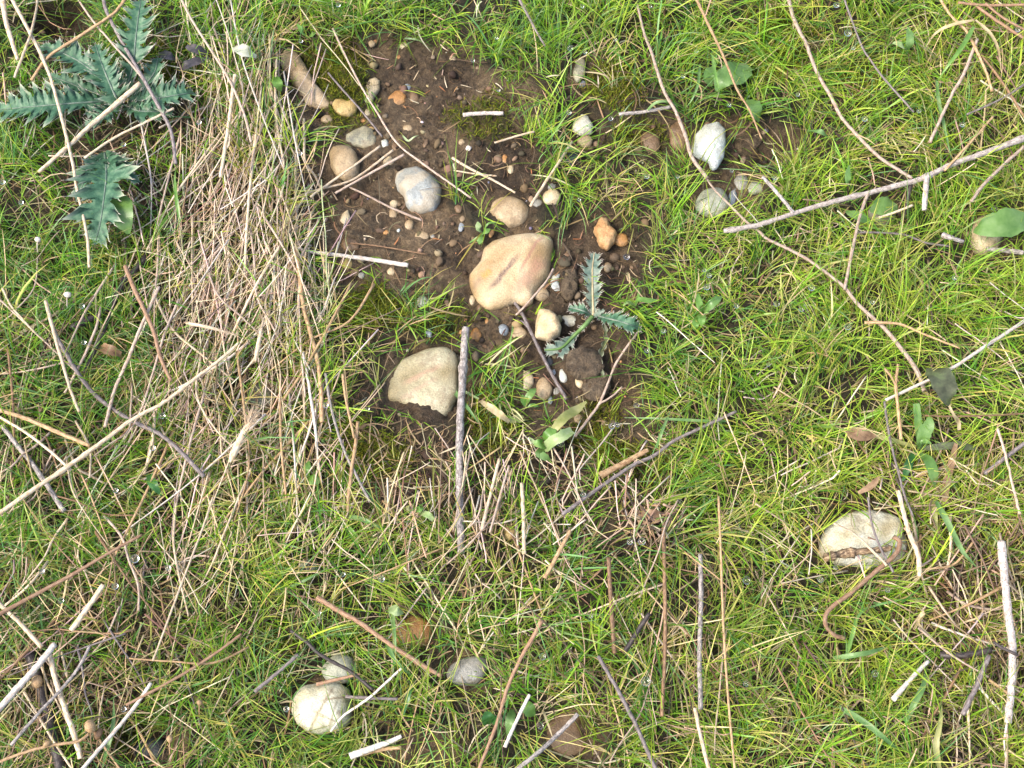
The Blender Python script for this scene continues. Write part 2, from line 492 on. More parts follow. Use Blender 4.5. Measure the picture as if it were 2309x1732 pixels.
ST = {
    'tan': stone_material('tan stone', (0.295, 0.206, 0.111), (0.413, 0.307, 0.178), (0.511, 0.402, 0.257)),
    'cream': stone_material('cream stone', (0.413, 0.317, 0.178), (0.541, 0.441, 0.276), (0.629, 0.546, 0.383), rough=.38),
    'white': stone_material('white stone', (0.452, 0.413, 0.267), (0.590, 0.566, 0.445), (0.668, 0.662, 0.569), rough=.35, grime=.35),
    'quartz': stone_material('white quartz', (.43, .45, .38), (.53, .56, .50), (.60, .62, .58), rough=.28, grime=.25, scale=30),
    'yellow': stone_material('yellow stone', (0.335, 0.221, 0.071), (0.452, 0.326, 0.124), (0.541, 0.441, 0.232), grime=.25),
    'orange': stone_material('orange stone', (0.295, 0.135, 0.040), (0.413, 0.211, 0.071), (0.511, 0.307, 0.133), grime=.3),
    'brown': stone_material('brown stone', (0.118, 0.070, 0.034), (0.185, 0.115, 0.061), (0.295, 0.201, 0.116), grime=.4),
    'grey': stone_material('grey stone', (0.168, 0.160, 0.137), (0.295, 0.288, 0.249), (0.393, 0.374, 0.321), grime=.3),
    'greengrey': stone_material('grey green stone', (0.218, 0.230, 0.167), (0.353, 0.365, 0.276), (0.442, 0.441, 0.338), grime=.25, rough=.35),
    'blue': stone_material('blue grey pebble', (0.143, 0.164, 0.182), (0.266, 0.297, 0.321), (0.393, 0.413, 0.418), grime=.15),
    'dark': stone_material('dark grey stone', (0.025, 0.028, 0.032), (0.050, 0.056, 0.061), (0.101, 0.107, 0.110), grime=.2, rough=.35),
    'main': stone_material('tan stone with pink veins', (0.353, 0.240, 0.111), (0.482, 0.350, 0.191), (0.560, 0.446, 0.276), 26,
                           [((0.113, 0.061, 0.049), 48, .0008, .0026, -.032, .011, 1.0), ((0.353, 0.173, 0.111), 52, -.0185, .007, -.020, .024, .75),
                            ((0.295, 0.125, 0.084), 60, -.0095, .0016, -.004, .030, .8), ((0.433, 0.211, 0.027), 40, .009, .0035, -.028, -.017, .9),
                            ((0.295, 0.144, 0.098), 50, -.0035, .0018, .022, .042, .8), ((0.168, 0.107, 0.061), 48, .0135, .004, -.040, -.026, .7)], .36, .22),
    'banded': stone_material('blue grey stone with tan bands', (0.193, 0.209, 0.205), (0.315, 0.331, 0.307), (0.402, 0.402, 0.356), 45, None, .36, .25, ((0.433, 0.355, 0.240), 50, 300, .62)),
    'large': stone_material('grey green stone with pink streaks', (0.324, 0.278, 0.160), (0.422, 0.374, 0.232), (0.501, 0.450, 0.294), 50,
                            [((0.442, 0.230, 0.151), 28, .006, .0025, -.02, .02, .6), ((0.452, 0.259, 0.178), 30, -.004, .002, -.03, .01, .5)], .45, .35),
    'mottled': stone_material('mottled grey stone', (0.143, 0.139, 0.114), (0.295, 0.278, 0.187), (0.413, 0.374, 0.240), 70, None, .4, .35),
    'rock': stone_material('rough cream rock', (0.413, 0.297, 0.151), (0.570, 0.441, 0.257), (0.668, 0.557, 0.365), 60, None, .6, .4),
    'brick': stone_material('rough orange rock', (0.353, 0.183, 0.071), (0.472, 0.269, 0.116), (0.550, 0.355, 0.168), 120, None, .65, .3),
    'cracked': stone_material('white stone with brown cracks', (0.491, 0.461, 0.302), (0.610, 0.585, 0.445), (0.688, 0.672, 0.569), 28,
                              [((0.168, 0.115, 0.046), 62, -.002, .0013, -.03, .02, .8), ((0.185, 0.123, 0.053), 12, .003, .0011, .0, .022, .8), ((0.218, 0.156, 0.068), 75, -.012, .0012, -.02, .012, .6),
                               ((0.235, 0.164, 0.076), -25, -.006, .0009, -.004, .02, .7)], .35, .4),
}

# ------------------------------------------------------------------ the ground
idx = np.arange(NX * NY).reshape(NY, NX)
gf = np.stack([idx[:-1, :-1], idx[:-1, 1:], idx[1:, 1:], idx[1:, :-1]], -1).reshape(-1, 4)
# the sheet carries on outward from the detailed patch as four wide flaps
co = np.stack([gx, gy, gz], -1).reshape(-1, 3)
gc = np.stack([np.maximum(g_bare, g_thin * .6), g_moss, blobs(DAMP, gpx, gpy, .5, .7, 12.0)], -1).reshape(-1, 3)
def flap(edge, outward):
    """Rows that continue an edge of the fine grid far outward."""
    global co, gc
    steps = [0.05, 0.2, 1, 6, 40]
    fs, prev = [], edge
    p0, c0 = co[edge], gc[edge]
    for s in steps:
        q = p0.copy()
        q[:, :2] += outward[None, :] * s if outward.ndim == 1 else outward * s
        q[:, 2] *= max(0, 1 - s)
        i0 = len(co)
        co = np.concatenate([co, q])
        gc = np.concatenate([gc, c0 * 0])
        cur = np.arange(i0, i0 + len(edge))
        fs.append(np.stack([prev[:-1], prev[1:], cur[1:], cur[:-1]], -1))
        prev = cur
    return np.concatenate(fs)
ring = np.concatenate([idx[0, :], idx[1:, -1], idx[-1, -2::-1], idx[-2::-1, 0]])
mid = np.array([(GX0 + GX1) / 2, (GY0 + GY1) / 2])
outv = (co[ring][:, :2] - mid) / 0.8
ff = flap(ring, outv)
ground = make_mesh('ground', co, [gf, ff[:, ::-1]], M_SOIL, colors=gc)
ground['kind'] = 'structure'
ground['label'] = 'damp brown soil under the grass and in the bare stony hollow'

# ------------------------------------------------------------------ stones
CLEAR = []                                    # (polygon angles/radii in px, keep-clear strength) so that blades rooted on a stone are left out
PLACES = []                                   # (px, py, phrase) landmarks for labels

def radial(poly):
    """Outline given by pixels -> radius by angle about its centre (pixel units)."""
    p = np.array(poly, float)
    c = p.mean(0)
    for _ in range(3):
        q = np.concatenate([p, p[:1]])
        cr = q[:-1, 0] * q[1:, 1] - q[1:, 0] * q[:-1, 1]
        c = np.array([((q[:-1, 0] + q[1:, 0]) * cr).sum(), ((q[:-1, 1] + q[1:, 1]) * cr).sum()]) / (3 * cr.sum())
        break
    n = 256
    # resample the outline, then radius per angle
    t = []
    for a, b in zip(p, np.roll(p, -1, 0)):
        t.append(a + (b - a) * np.linspace(0, 1, 60, endpoint=False)[:, None])
    t = np.concatenate(t) - c
    ang = np.arctan2(t[:, 1], t[:, 0])
    o = np.argsort(ang)
    th = np.linspace(-math.pi, math.pi, n, endpoint=False)
    rr = np.interp(th, ang[o], np.hypot(t[:, 0], t[:, 1])[o], period=2 * math.pi)
    k = 7
    ker = np.hanning(k + 2)[1:-1]
    ker /= ker.sum()
    rr = np.convolve(np.concatenate([rr[-k:], rr, rr[:k]]), ker, 'same')[k:-k]
    return c, th, rr

def stone_mesh(cx, cy, th, rr, mat, height, up=0.0, rough=0.03, seed=0, square=0.8, facets=0, tilt=(0, 0)):
    rmin = float(np.percentile(rr, 15))
    h = height * rmin * PX
    base = spot(cx, cy, 0)
    zc = base.z + up - (.18 * h if up < .006 else .05 * h)
    nt_, nf = (72, 28) if rr.max() > 45 else (44, 18) if rr.max() > 18 else (26, 11)
    ths = np.linspace(-math.pi, math.pi, nt_, endpoint=False)
    rad = np.interp(ths, th, rr, period=2 * math.pi)
    c0 = at(cx, cy, zc + h * .3)
    ex = np.stack([cx + rad * np.cos(ths), cy + rad * np.sin(ths)], -1)
    w = np.array([at(a, b, zc + h * .3) for a, b in ex]) - c0
    vs, phis = [], np.linspace(-math.pi / 2, math.pi / 2, nf + 1)[1:-1]
    for ph in phis:
        k = abs(math.cos(ph)) ** square
        z = math.sin(ph)
        z = math.copysign(abs(z) ** 0.9, z)
        v = w * k
        v[:, 2] = h * z * (1 + tilt[0] * w[:, 0] / (np.abs(w[:, 0]).max() + 1e-6) + tilt[1] * w[:, 1] / (np.abs(w[:, 1]).max() + 1e-6)) + v[:, 0] * tilt[0] * .3 + v[:, 1] * tilt[1] * .3
        vs.append(v)
    vs = np.concatenate(vs + [np.array([[0, 0, -h]]), np.array([[0, 0, h]])])
    sc = rmin * PX
    for i, v in enumerate(vs):
        q = Vector(v) / sc
        d = mnoise.fractal(q * 1.1 + Vector((seed * 3.7, seed, 1)), 0.9, 2.0, 4)
        if facets:
            d = d * .6 + (mnoise.cell(q * facets + Vector((seed, 2 * seed, 0))) - .5) * .8
        nrm = Vector(v).normalized()
        vs[i] = np.array(Vector(v) + nrm * d * sc * rough * 1.3)
    vs = vs + np.array([c0[0], c0[1], zc])
    m = len(phis)
    ii = np.arange(m * nt_).reshape(m, nt_)
    q = np.stack([ii[:-1], np.roll(ii[:-1], -1, 1), np.roll(ii[1:], -1, 1), ii[1:]], -1).reshape(-1, 4)
    b, t = m * nt_, m * nt_ + 1
    tb = np.stack([np.full(nt_, b), np.roll(ii[0], -1), ii[0]], -1)
    tt = np.stack([np.full(nt_, t), ii[-1], np.roll(ii[-1], -1)], -1)
    return vs, [q[:, ::-1], tb[:, ::-1], tt[:, ::-1]], np.array([c0[0], c0[1], zc])

def stone(name, label, mat, cx=None, cy=None, w=0, h=0, rot=0, poly=None, height=0.75, up=0.0, rough=0.05, clear=0.95, cat='stone', group=None, short=None, facets=0, square=.8, lump=.08, tilt=(0, 0)):
    seed = len(CLEAR) + 1
    if poly is not None:
        c, th, rr = radial(poly)
        cx, cy = c
    else:
        th = np.linspace(-math.pi, math.pi, 256, endpoint=False)
        a = th - R(rot)
        rr = 1 / np.sqrt((np.cos(a) / (w / 2)) ** 2 + (np.sin(a) / (h / 2)) ** 2)
        ph = rng.random(4) * 6.28
        rr = rr * (1 + lump * (np.sin(2 * th + ph[0]) * .5 + np.sin(3 * th + ph[1]) * .6 + np.sin(5 * th + ph[2]) * .3))
    vs, fs, org = stone_mesh(cx, cy, th, rr, mat, height, up, rough, seed, square, facets, tilt)
    o = make_mesh(name, vs, fs, ST[mat], origin=org)
    tag(o, label, cat, group)
    CLEAR.append((cx, cy, th, rr, clear))
    if short: PLACES.append((cx, cy, short))
    return o

exec_stones = [
    # name, label, material, dict
    ('stone', 'largest smooth tan stone with a dark red streak, set in bare soil', 'main', dict(poly=[(1057, 616), (1084, 587), (1090, 560), (1111, 543), (1157, 531), (1202, 526), (1243, 533), (1249, 547), (1243, 587), (1238, 616), (1218, 640), (1204, 660), (1202, 680), (1184, 686), (1160, 678), (1131, 689), (1100, 695), (1073, 672), (1059, 641)], height=.5, up=.004, rough=.012, clear=.99, short='the big tan stone', square=.6, tilt=(.06, .15))),
    ('stone', 'smooth blue grey stone with slanting tan bands in the bare soil', 'banded', dict(poly=[(889, 410), (893, 390), (912, 379), (940, 375), (965, 386), (985, 402), (996, 424), (993, 450), (980, 472), (950, 478), (925, 474), (914, 458), (911, 440), (897, 428)], height=.8, up=.003, rough=.03, clear=.99, short='the blue grey banded stone', square=.7)),
    ('stone', 'large grey green stone partly buried under moss beside the upright stick', 'large', dict(poly=[(867, 885), (872, 860), (885, 832), (905, 812), (958, 786), (1005, 779), (1029, 794), (1036, 820), (1033, 885), (1018, 925), (985, 960), (955, 950), (935, 925), (900, 908), (872, 908)], height=.42, up=.002, rough=.035, clear=.97, short='the large grey green stone', square=.6)),
    ('stone', 'white stone with brown cracks ringed by dark grass', 'cracked', dict(poly=[(655, 1600), (662, 1565), (685, 1545), (715, 1538), (755, 1535), (785, 1555), (794, 1590), (788, 1625), (765, 1648), (725, 1656), (690, 1648), (668, 1632)], height=.8, up=.010, rough=.05, clear=.95, short='the cracked white stone')),
    ('stone', 'greenish stone half hidden by grass above the cracked white stone', 'greengrey', dict(cx=765, cy=1508, w=78, h=66, clear=.6, up=.004)),
    ('stone', 'flat broad whitish stone crossed by dead stems and a piece of wood', 'white', dict(poly=[(1846, 1215), (1868, 1188), (1912, 1156), (1984, 1150), (2031, 1172), (2046, 1226), (2026, 1266), (1962, 1279), (1890, 1272), (1843, 1251)], height=.45, up=.006, rough=.12, clear=.93, short='the flat whitish stone', square=.5)),
    ('stone', 'bright white egg shaped stone under the long thin dead stem', 'quartz', dict(poly=[(1562, 330), (1568, 302), (1590, 280), (1620, 272), (1637, 290), (1638, 320), (1633, 352), (1620, 375), (1606, 380), (1600, 360), (1578, 352), (1565, 345)], height=.75, up=.010, rough=.04, clear=.93, short='the white egg shaped stone')),
    ('stone', 'rounded grey green stone just below the white egg shaped stone', 'greengrey', dict(cx=1608, cy=455, w=74, h=68, up=.009, clear=.93, height=.7, short='the rounded grey green stone')),
    ('stone', 'brown clod like stone beside the white egg shaped stone', 'brown', dict(cx=1531, cy=304, w=48, h=64, rot=10, rough=.09, clear=.9)),
    ('stone', 'dull brown lump lying in the grass between two dark gaps', 'brown', dict(cx=1467, cy=320, w=42, h=54, rot=-30, rough=.1, clear=.9)),
    ('pebble', 'pale grey pebble above and beyond the rounded grey green stone', 'grey', dict(cx=1672, cy=410, w=32, h=40, clear=.85)),
    ('pebble', 'greenish grey pebble in the dark gap under the forked branch tip', 'greengrey', dict(cx=1704, cy=424, w=36, h=30, clear=.8)),
    ('pebble', 'small bluish pebble touching the rounded grey green stone', 'blue', dict(cx=1652, cy=446, w=18, h=40, rot=10, clear=.9)),
    ('stone', 'long knobbly tan stone under dry grass, largest of the tan ones uphill', 'tan', dict(poly=[(618, 100), (640, 92), (668, 115), (692, 150), (712, 190), (738, 215), (746, 240), (722, 246), (690, 236), (672, 205), (650, 170), (622, 140)], height=.8, up=.004, rough=.08, clear=.85, short='the long knobbly tan stone')),
    ('stone', 'yellow tan stone with a mossy notch in its upper edge', 'yellow', dict(poly=[(748, 232), (756, 222), (772, 224), (786, 228), (800, 222), (807, 236), (803, 252), (788, 261), (768, 260), (752, 250)], height=.8, up=.003, rough=.03, clear=.98, short='the yellow tan stone')),
    ('stone', 'narrow upright cream stone beside the yellow tan stone', 'cream', dict(poly=[(832, 178), (846, 173), (857, 182), (856, 200), (846, 214), (838, 232), (822, 240), (816, 225), (821, 200)], height=.8, rough=.06, clear=.95, short='the narrow cream stone')),
    ('stone', 'flat orange brown stone under a short straw near the narrow cream stone', 'orange', dict(poly=[(872, 236), (876, 218), (892, 204), (908, 203), (917, 216), (914, 230), (896, 240)], height=.5, rough=.03, clear=.98)),
    ('pebble', 'small round blue grey pebble touching the flat orange brown stone', 'blue', dict(cx=918, cy=198, w=18, h=20)),
    ('pebble', 'grey brown pebble beside the flat orange brown stone', 'brown', dict(cx=934, cy=218, w=22, h=26)),
    ('pebble', 'whitish pebble at the foot of the narrow cream stone', 'cream', dict(cx=829, cy=253, w=14, h=19)),
    ('pebble', 'tiny orange pebble below the narrow cream stone', 'orange', dict(cx=819, cy=271, w=14, h=11)),
    ('stone', 'low mottled grey and tan stone with mossy edges', 'mottled', dict(poly=[(775, 305), (800, 292), (822, 282), (840, 290), (850, 310), (846, 328), (820, 334), (795, 328), (780, 318)], height=.5, up=.001, rough=.06, clear=.97, short='the mottled grey stone')),
    ('stone', 'smooth tan egg shaped stone crossed by two pale stalks', 'tan', dict(poly=[(741, 345), (748, 330), (768, 325), (788, 328), (802, 342), (811, 365), (808, 390), (797, 402), (776, 403), (757, 394), (745, 372)], height=.85, up=.003, rough=.02, clear=.99, short='the tan egg shaped stone')),
    ('pebble', 'white angular pebble at the tip of a pale stalk', 'quartz', dict(cx=867, cy=324, w=21, h=21, facets=2, height=.9)),
    ('pebble', 'pale pebble below the white angular pebble, under a stalk', 'cream', dict(cx=876, cy=365, w=25, h=23, rough=.09)),
    ('pebble', 'pointed pale tan pebble in soil near the straw edge', 'cream', dict(poly=[(766, 498), (772, 480), (785, 472), (790, 488), (787, 502), (776, 506)], height=.7)),
    ('pebble', 'knobbly whitish pebble under a thin slanting stem', 'cream', dict(cx=888, cy=459, w=19, h=18, rough=.12)),
    ('pebble', 'narrow tan pebble just below the knobbly whitish pebble', 'tan', dict(cx=886, cy=485, w=19, h=33)),
    ('pebble', 'round pale tan pebble in the middle of the open soil', 'tan', dict(cx=922, cy=507, w=23, h=23)),
    ('pebble', 'dull tan pebble half sunk in the open soil', 'tan', dict(cx=951, cy=533, w=32, h=25, height=.5)),
    ('stone', 'round brown stone at the end of the open soil beside the straw', 'brown', dict(cx=790, cy=551, w=42, h=32, rough=.04, short='the round brown stone')),
    ('pebble', 'yellow orange pebble below the round brown stone, by a thick straw', 'yellow', dict(cx=782, cy=595, w=29, h=27)),
    ('pebble', 'tan pebble sunk beside the thick horizontal straw', 'tan', dict(cx=813, cy=584, w=17, h=17)),
    ('pebble', 'pale pebble in the soil under the thick horizontal straw', 'cream', dict(cx=882, cy=612, w=18, h=18)),
    ('pebble', 'small greyish tan pebble by the grass edge under the straw', 'grey', dict(cx=815, cy=621, w=16, h=14)),
    ('pebble', 'grey pebble among the straw at the edge of the soil', 'greengrey', dict(cx=734, cy=603, w=30, h=26, clear=.8)),
    ('pebble', 'pinkish tan pebble with a flat end in the upper soil', 'tan', dict(cx=920, cy=290, w=24, h=19)),
    ('pebble', 'slim brown pebble beside a short green blade', 'brown', dict(cx=960, cy=322, w=10, h=22, rot=25)),
    ('pebble', 'brown pebble touching the base of a short green blade', 'brown', dict(cx=890, cy=331, w=14, h=20, rot=-20)),
    ('pebble', 'pinkish pebble in the uppermost soil against the grass', 'tan', dict(cx=838, cy=98, w=17, h=15)),
    ('pebble', 'pale tan pebble in the uppermost dark soil', 'cream', dict(cx=910, cy=103, w=21, h=17)),
    ('pebble', 'tan pebble beneath the long knobbly tan stone', 'tan', dict(cx=737, cy=268, w=26, h=19)),
    ('pebble', 'orange brown upright pebble in the dark crumbly soil', 'orange', dict(cx=1139, cy=357, w=15, h=33, rot=5)),
    ('pebble', 'cream yellow pebble beside the orange brown upright pebble', 'cream', dict(cx=1151, cy=381, w=16, h=21)),
    ('pebble', 'grey slate pebble near the round leaved seedling', 'blue', dict(cx=1041, cy=509, w=14, h=26, rot=15)),
    ('pebble', 'small orange pebble next to the round leaved seedling', 'orange', dict(cx=1108, cy=525, w=12, h=21, rot=20)),
    ('pebble', 'pink brown pebble in thin grass above the soil', 'tan', dict(cx=1041, cy=320, w=14, h=13, clear=.8)),
    ('pebble', 'brown pebble between the blue grey banded stone and the cracked tan stone', 'brown', dict(cx=1034, cy=470, w=18, h=18)),
    ('pebble', 'bright white tiny pebble in the middle of the open soil', 'quartz', dict(cx=898, cy=519, w=9, h=9)),
    ('pebble', 'tiny grey pebble near the dull sunken tan pebble', 'grey', dict(cx=976, cy=533, w=10, h=9)),
    ('pebble', 'tiny orange tan pebble beside the bright white tiny pebble', 'orange', dict(cx=871, cy=524, w=15, h=10)),
    ('stone', 'white and yellow stone with dirt on it at the grass edge', 'white', dict(poly=[(1290, 288), (1296, 270), (1312, 256), (1326, 262), (1337, 282), (1336, 297), (1318, 304), (1298, 300)], height=.8, up=.008, rough=.06, clear=.95, short='the dirty white stone')),
    ('pebble', 'flat tan pebble tucked under the dirty white stone', 'tan', dict(cx=1320, cy=318, w=36, h=26, up=.004, clear=.92)),
    ('pebble', 'dark grey pebble in the shade of grass by a slanting straw', 'dark', dict(cx=1291, cy=357, w=30, h=36, rot=30, clear=.92)),
    ('stone', 'dim grey tan stone half sunk in bright green grass', 'mottled', dict(cx=1307, cy=157, w=27, h=58, rot=12, up=.003, clear=.85, short='the dim sunken stone')),
    ('pebble', 'small bluish pebble below the dim grey tan stone', 'blue', dict(cx=1313, cy=189, w=17, h=17, clear=.85)),
    ('stone', 'tan egg shaped stone with a fine crack, above the largest tan stone', 'tan', dict(poly=[(1104, 475), (1110, 455), (1128, 444), (1155, 442), (1180, 452), (1195, 470), (1192, 490), (1178, 504), (1150, 510), (1122, 500), (1107, 488)], height=.8, up=.003, rough=.02, clear=.99, short='the cracked tan stone')),
    ('pebble', 'pale pebble speckled with brown above the cracked tan stone', 'cream', dict(cx=1244, cy=443, w=40, h=36, rough=.06, clear=.97, up=.002)),
    ('pebble', 'thin grey pebble resting against the pale speckled pebble', 'grey', dict(cx=1247, cy=421, w=26, h=15)),
    ('pebble', 'dull grey pebble between the cracked tan stone and the pale speckled pebble', 'grey', dict(cx=1213, cy=463, w=28, h=26, height=.5)),
    ('rock', 'rough angular orange rock standing in thin grass', 'brick', dict(poly=[(1337, 517), (1352, 488), (1370, 492), (1374, 506), (1394, 524), (1386, 546), (1370, 563), (1352, 553), (1344, 530)], height=1.0, up=.006, rough=.06, clear=.97, facets=1.6, square=.55, short='the angular orange rock')),
    ('stone', 'orange brown stone tucked behind the angular orange rock', 'orange', dict(cx=1400, cy=540, w=38, h=28, clear=.93)),
    ('stone', 'tan stone against the lower edge of the largest tan stone', 'tan', dict(cx=1221, cy=662, w=36, h=32)),
    ('pebble', 'white crescent shaped pebble between two lumps of soil', 'quartz', dict(poly=[(1241, 635), (1246, 620), (1260, 610), (1266, 614), (1260, 630), (1262, 648), (1268, 656), (1252, 656), (1243, 648)], height=.9, rough=.02)),
    ('pebble', 'dull tan pebble beside the upright thistle leaf', 'tan', dict(cx=1371, cy=602, w=19, h=24)),
    ('pebble', 'cream pebble at the lower corner of the largest tan stone', 'cream', dict(cx=1064, cy=676, w=15, h=23)),
    ('pebble', 'tiny brown pebble below the largest tan stone', 'brown', dict(cx=1081, cy=694, w=11, h=14)),
    ('pebble', 'slim orange pebble between the largest tan stone and the stick top', 'orange', dict(cx=1098, cy=722, w=10, h=19)),
    ('pebble', 'three cornered orange tan pebble beside the top of the upright stick', 'orange', dict(poly=[(1058, 762), (1066, 740), (1077, 737), (1088, 756), (1080, 768), (1064, 768)], height=.8)),
    ('pebble', 'round pale blue grey pebble near the dark slanting stem', 'blue', dict(cx=1134, cy=744, w=27, h=27, lump=.02, short='the round blue grey pebble')),
    ('pebble', 'dull tan pebble behind the dark slanting stem', 'tan', dict(cx=1171, cy=750, w=36, h=28)),
    ('rock', 'angular cream rock with flat broken faces under the small thistle', 'rock', dict(poly=[(1211, 699), (1222, 697), (1243, 703), (1263, 719), (1267, 733), (1263, 751), (1242, 766), (1209, 760), (1205, 753), (1208, 731)], height=1.0, up=.008, rough=.05, clear=.99, facets=1.4, square=.45, short='the angular cream rock', tilt=(.1, .2))),
    ('stone', 'white brown stone in the dark hole beside the angular cream rock', 'white', dict(cx=1281, cy=722, w=46, h=26, rot=12, clear=.97, rough=.07)),
    ('pebble', 'orange pebble just under the drooping dark thistle leaf', 'orange', dict(cx=1263, cy=797, w=21, h=18)),
    ('pebble', 'pale orange two lobed pebble by the yellow green leaf', 'cream', dict(poly=[(1176, 846), (1180, 836), (1194, 835), (1204, 850), (1204, 866), (1194, 878), (1180, 880), (1180, 862)], height=.8)),
    ('stone', 'rounded sandy brown stone at the head of the small pebble heap', 'tan', dict(cx=1227, cy=876, w=38, h=50, lump=.04, short='the sandy brown stone')),
    ('pebble', 'white oblong pebble leaning on the muddy lump', 'quartz', dict(cx=1270, cy=848, w=19, h=32, rot=-15)),
    ('pebble', 'glossy cream and yellow pebble in a hollow of the mud', 'cream', dict(cx=1307, cy=861, w=20, h=27, rot=-8)),
    ('pebble', 'round grey pebble beside the sandy brown stone', 'grey', dict(cx=1256, cy=883, w=19, h=19)),
    ('pebble', 'narrow bluish pebble below the sandy brown stone', 'blue', dict(cx=1241, cy=902, w=11, h=21)),
    ('pebble', 'dark blue pebble between the dark stem and the muddy lump', 'dark', dict(cx=1240, cy=815, w=15, h=24, rot=-15)),
    ('pebble', 'small grey blue pebble behind the dark slanting stem', 'blue', dict(cx=1250, cy=839, w=10, h=14)),
    ('pebble', 'dim tan pebble under the wilted yellow leaf', 'tan', dict(cx=1305, cy=944, w=24, h=22, clear=.8)),
    ('pebble', 'pale greenish white pebble in short grass below the soil', 'greengrey', dict(cx=954, cy=684, w=29, h=35, clear=.92, short='the pale greenish pebble')),
    ('pebble', 'bluish grey pebble above the large grey green stone', 'blue', dict(cx=967, cy=751, w=15, h=21, clear=.92)),
    ('stone', 'greenish stone hidden among the straw stalks', 'greengrey', dict(cx=585, cy=897, w=68, h=88, rot=-20, clear=.8, height=.5, short='the stone among the straw')),
    ('stone', 'rust brown stone under the straw edge', 'brown', dict(cx=703, cy=838, w=26, h=24, clear=.8)),
    ('pebble', 'tiny tan pebble in thin grass by a grey stem', 'tan', dict(cx=739, cy=990, w=12, h=18, clear=.9)),
    ('stone', 'orange brown stone buried under long grass near the pink brown stick', 'orange', dict(cx=930, cy=1425, w=100, h=70, clear=.7, height=.5, up=.004)),
    ('stone', 'blue grey stone in the grass at the end of the pink brown stick', 'grey', dict(cx=1055, cy=1513, w=96, h=62, rot=-25, clear=.9, up=.009, height=.7, short='the grey stone in the grass')),
    ('pebble', 'dull whitish stone deep in the straw and grass', 'greengrey', dict(cx=694, cy=1275, w=46, h=30, clear=.75)),
    ('pebble', 'tan green pebble in dark thatch beside dry stalks', 'yellow', dict(cx=1149, cy=1199, w=27, h=36, clear=.93, up=.004)),
    ('stone', 'brown stone in the dark gap near the lower edge', 'brown', dict(cx=1277, cy=1652, w=95, h=110, clear=.75, height=.4)),
    ('stone', 'dark slate stone in the shadowed grass of the lower corner', 'dark', dict(cx=342, cy=1690, w=88, h=62, clear=.8, short='the dark slate stone')),
    ('stone', 'greenish brown stone under leaves below the forked branch', 'mottled', dict(cx=1990, cy=482, w=66, h=58, clear=.8)),
    ('stone', 'tan stone beneath the broad dock leaf', 'cream', dict(cx=2225, cy=528, w=76, h=84, clear=.8, up=.004, short='the tan stone under the dock leaf')),
]
for nm, lb, mt, kw in exec_stones:
    if nm == 'pebble': kw['cat'] = 'pebble'
    elif nm == 'rock': kw['cat'] = 'rock'
    stone(nm, lb, mt, **kw)

# lumps of soil one could lift off
def clod(cx, cy, w, h, rot, label, height=.6, rough=.14):
    seed = len(CLEAR) + 100
    th = np.linspace(-math.pi, math.pi, 256, endpoint=False)
    a = th - R(rot)
    rr = 1 / np.sqrt((np.cos(a) / (w / 2)) ** 2 + (np.sin(a) / (h / 2)) ** 2)
    vs, fs, org = stone_mesh(cx, cy, th, rr, None, height, 0.0, rough, seed, .7)
    j = (fbm(vs[:, 0] * 180, vs[:, 1] * 180, 3) - .5) * .006
    vs[:, 2] += j
    o = make_mesh('soil_clod', vs, fs, M_CLOD, origin=org)
    tag(o, label, 'soil clod')
    CLEAR.append((cx, cy, th, rr, .9))
clod(1318, 818, 84, 74, 10, 'big muddy lump with small holes beside the cream and yellow pebble', .30)
clod(1345, 868, 62, 74, 30, 'dark muddy lump on the thin grass side of the pebble heap', .26)
clod(1284, 640, 44, 70, 8, 'dark fibrous soil lump between the white crescent pebble and thistle leaf', .8)
clod(1078, 585, 26, 22, 0, 'small dark crumb of soil against the upper side of the largest tan stone', .6)
clod(1690, 318, 60, 40, -20, 'brown crumbly soil lump beyond the white egg shaped stone', .5)

def blocked(px, py):
    """How strongly stones and clods keep a plant from rooting here."""
    k = np.zeros_like(px)
    for cx, cy, th, rr, c in CLEAR:
        m = (np.abs(px - cx) < rr.max() * 1.1) & (np.abs(py - cy) < rr.max() * 1.1)
        if m.any():
            dx, dy = px[m] - cx, py[m] - cy
            r = np.interp(np.arctan2(dy, dx), th, rr, period=2 * math.pi)
            k[m] = np.maximum(k[m], np.where(np.hypot(dx, dy) < r * 0.95, c if c > .955 else c * .72, 0))
    return k

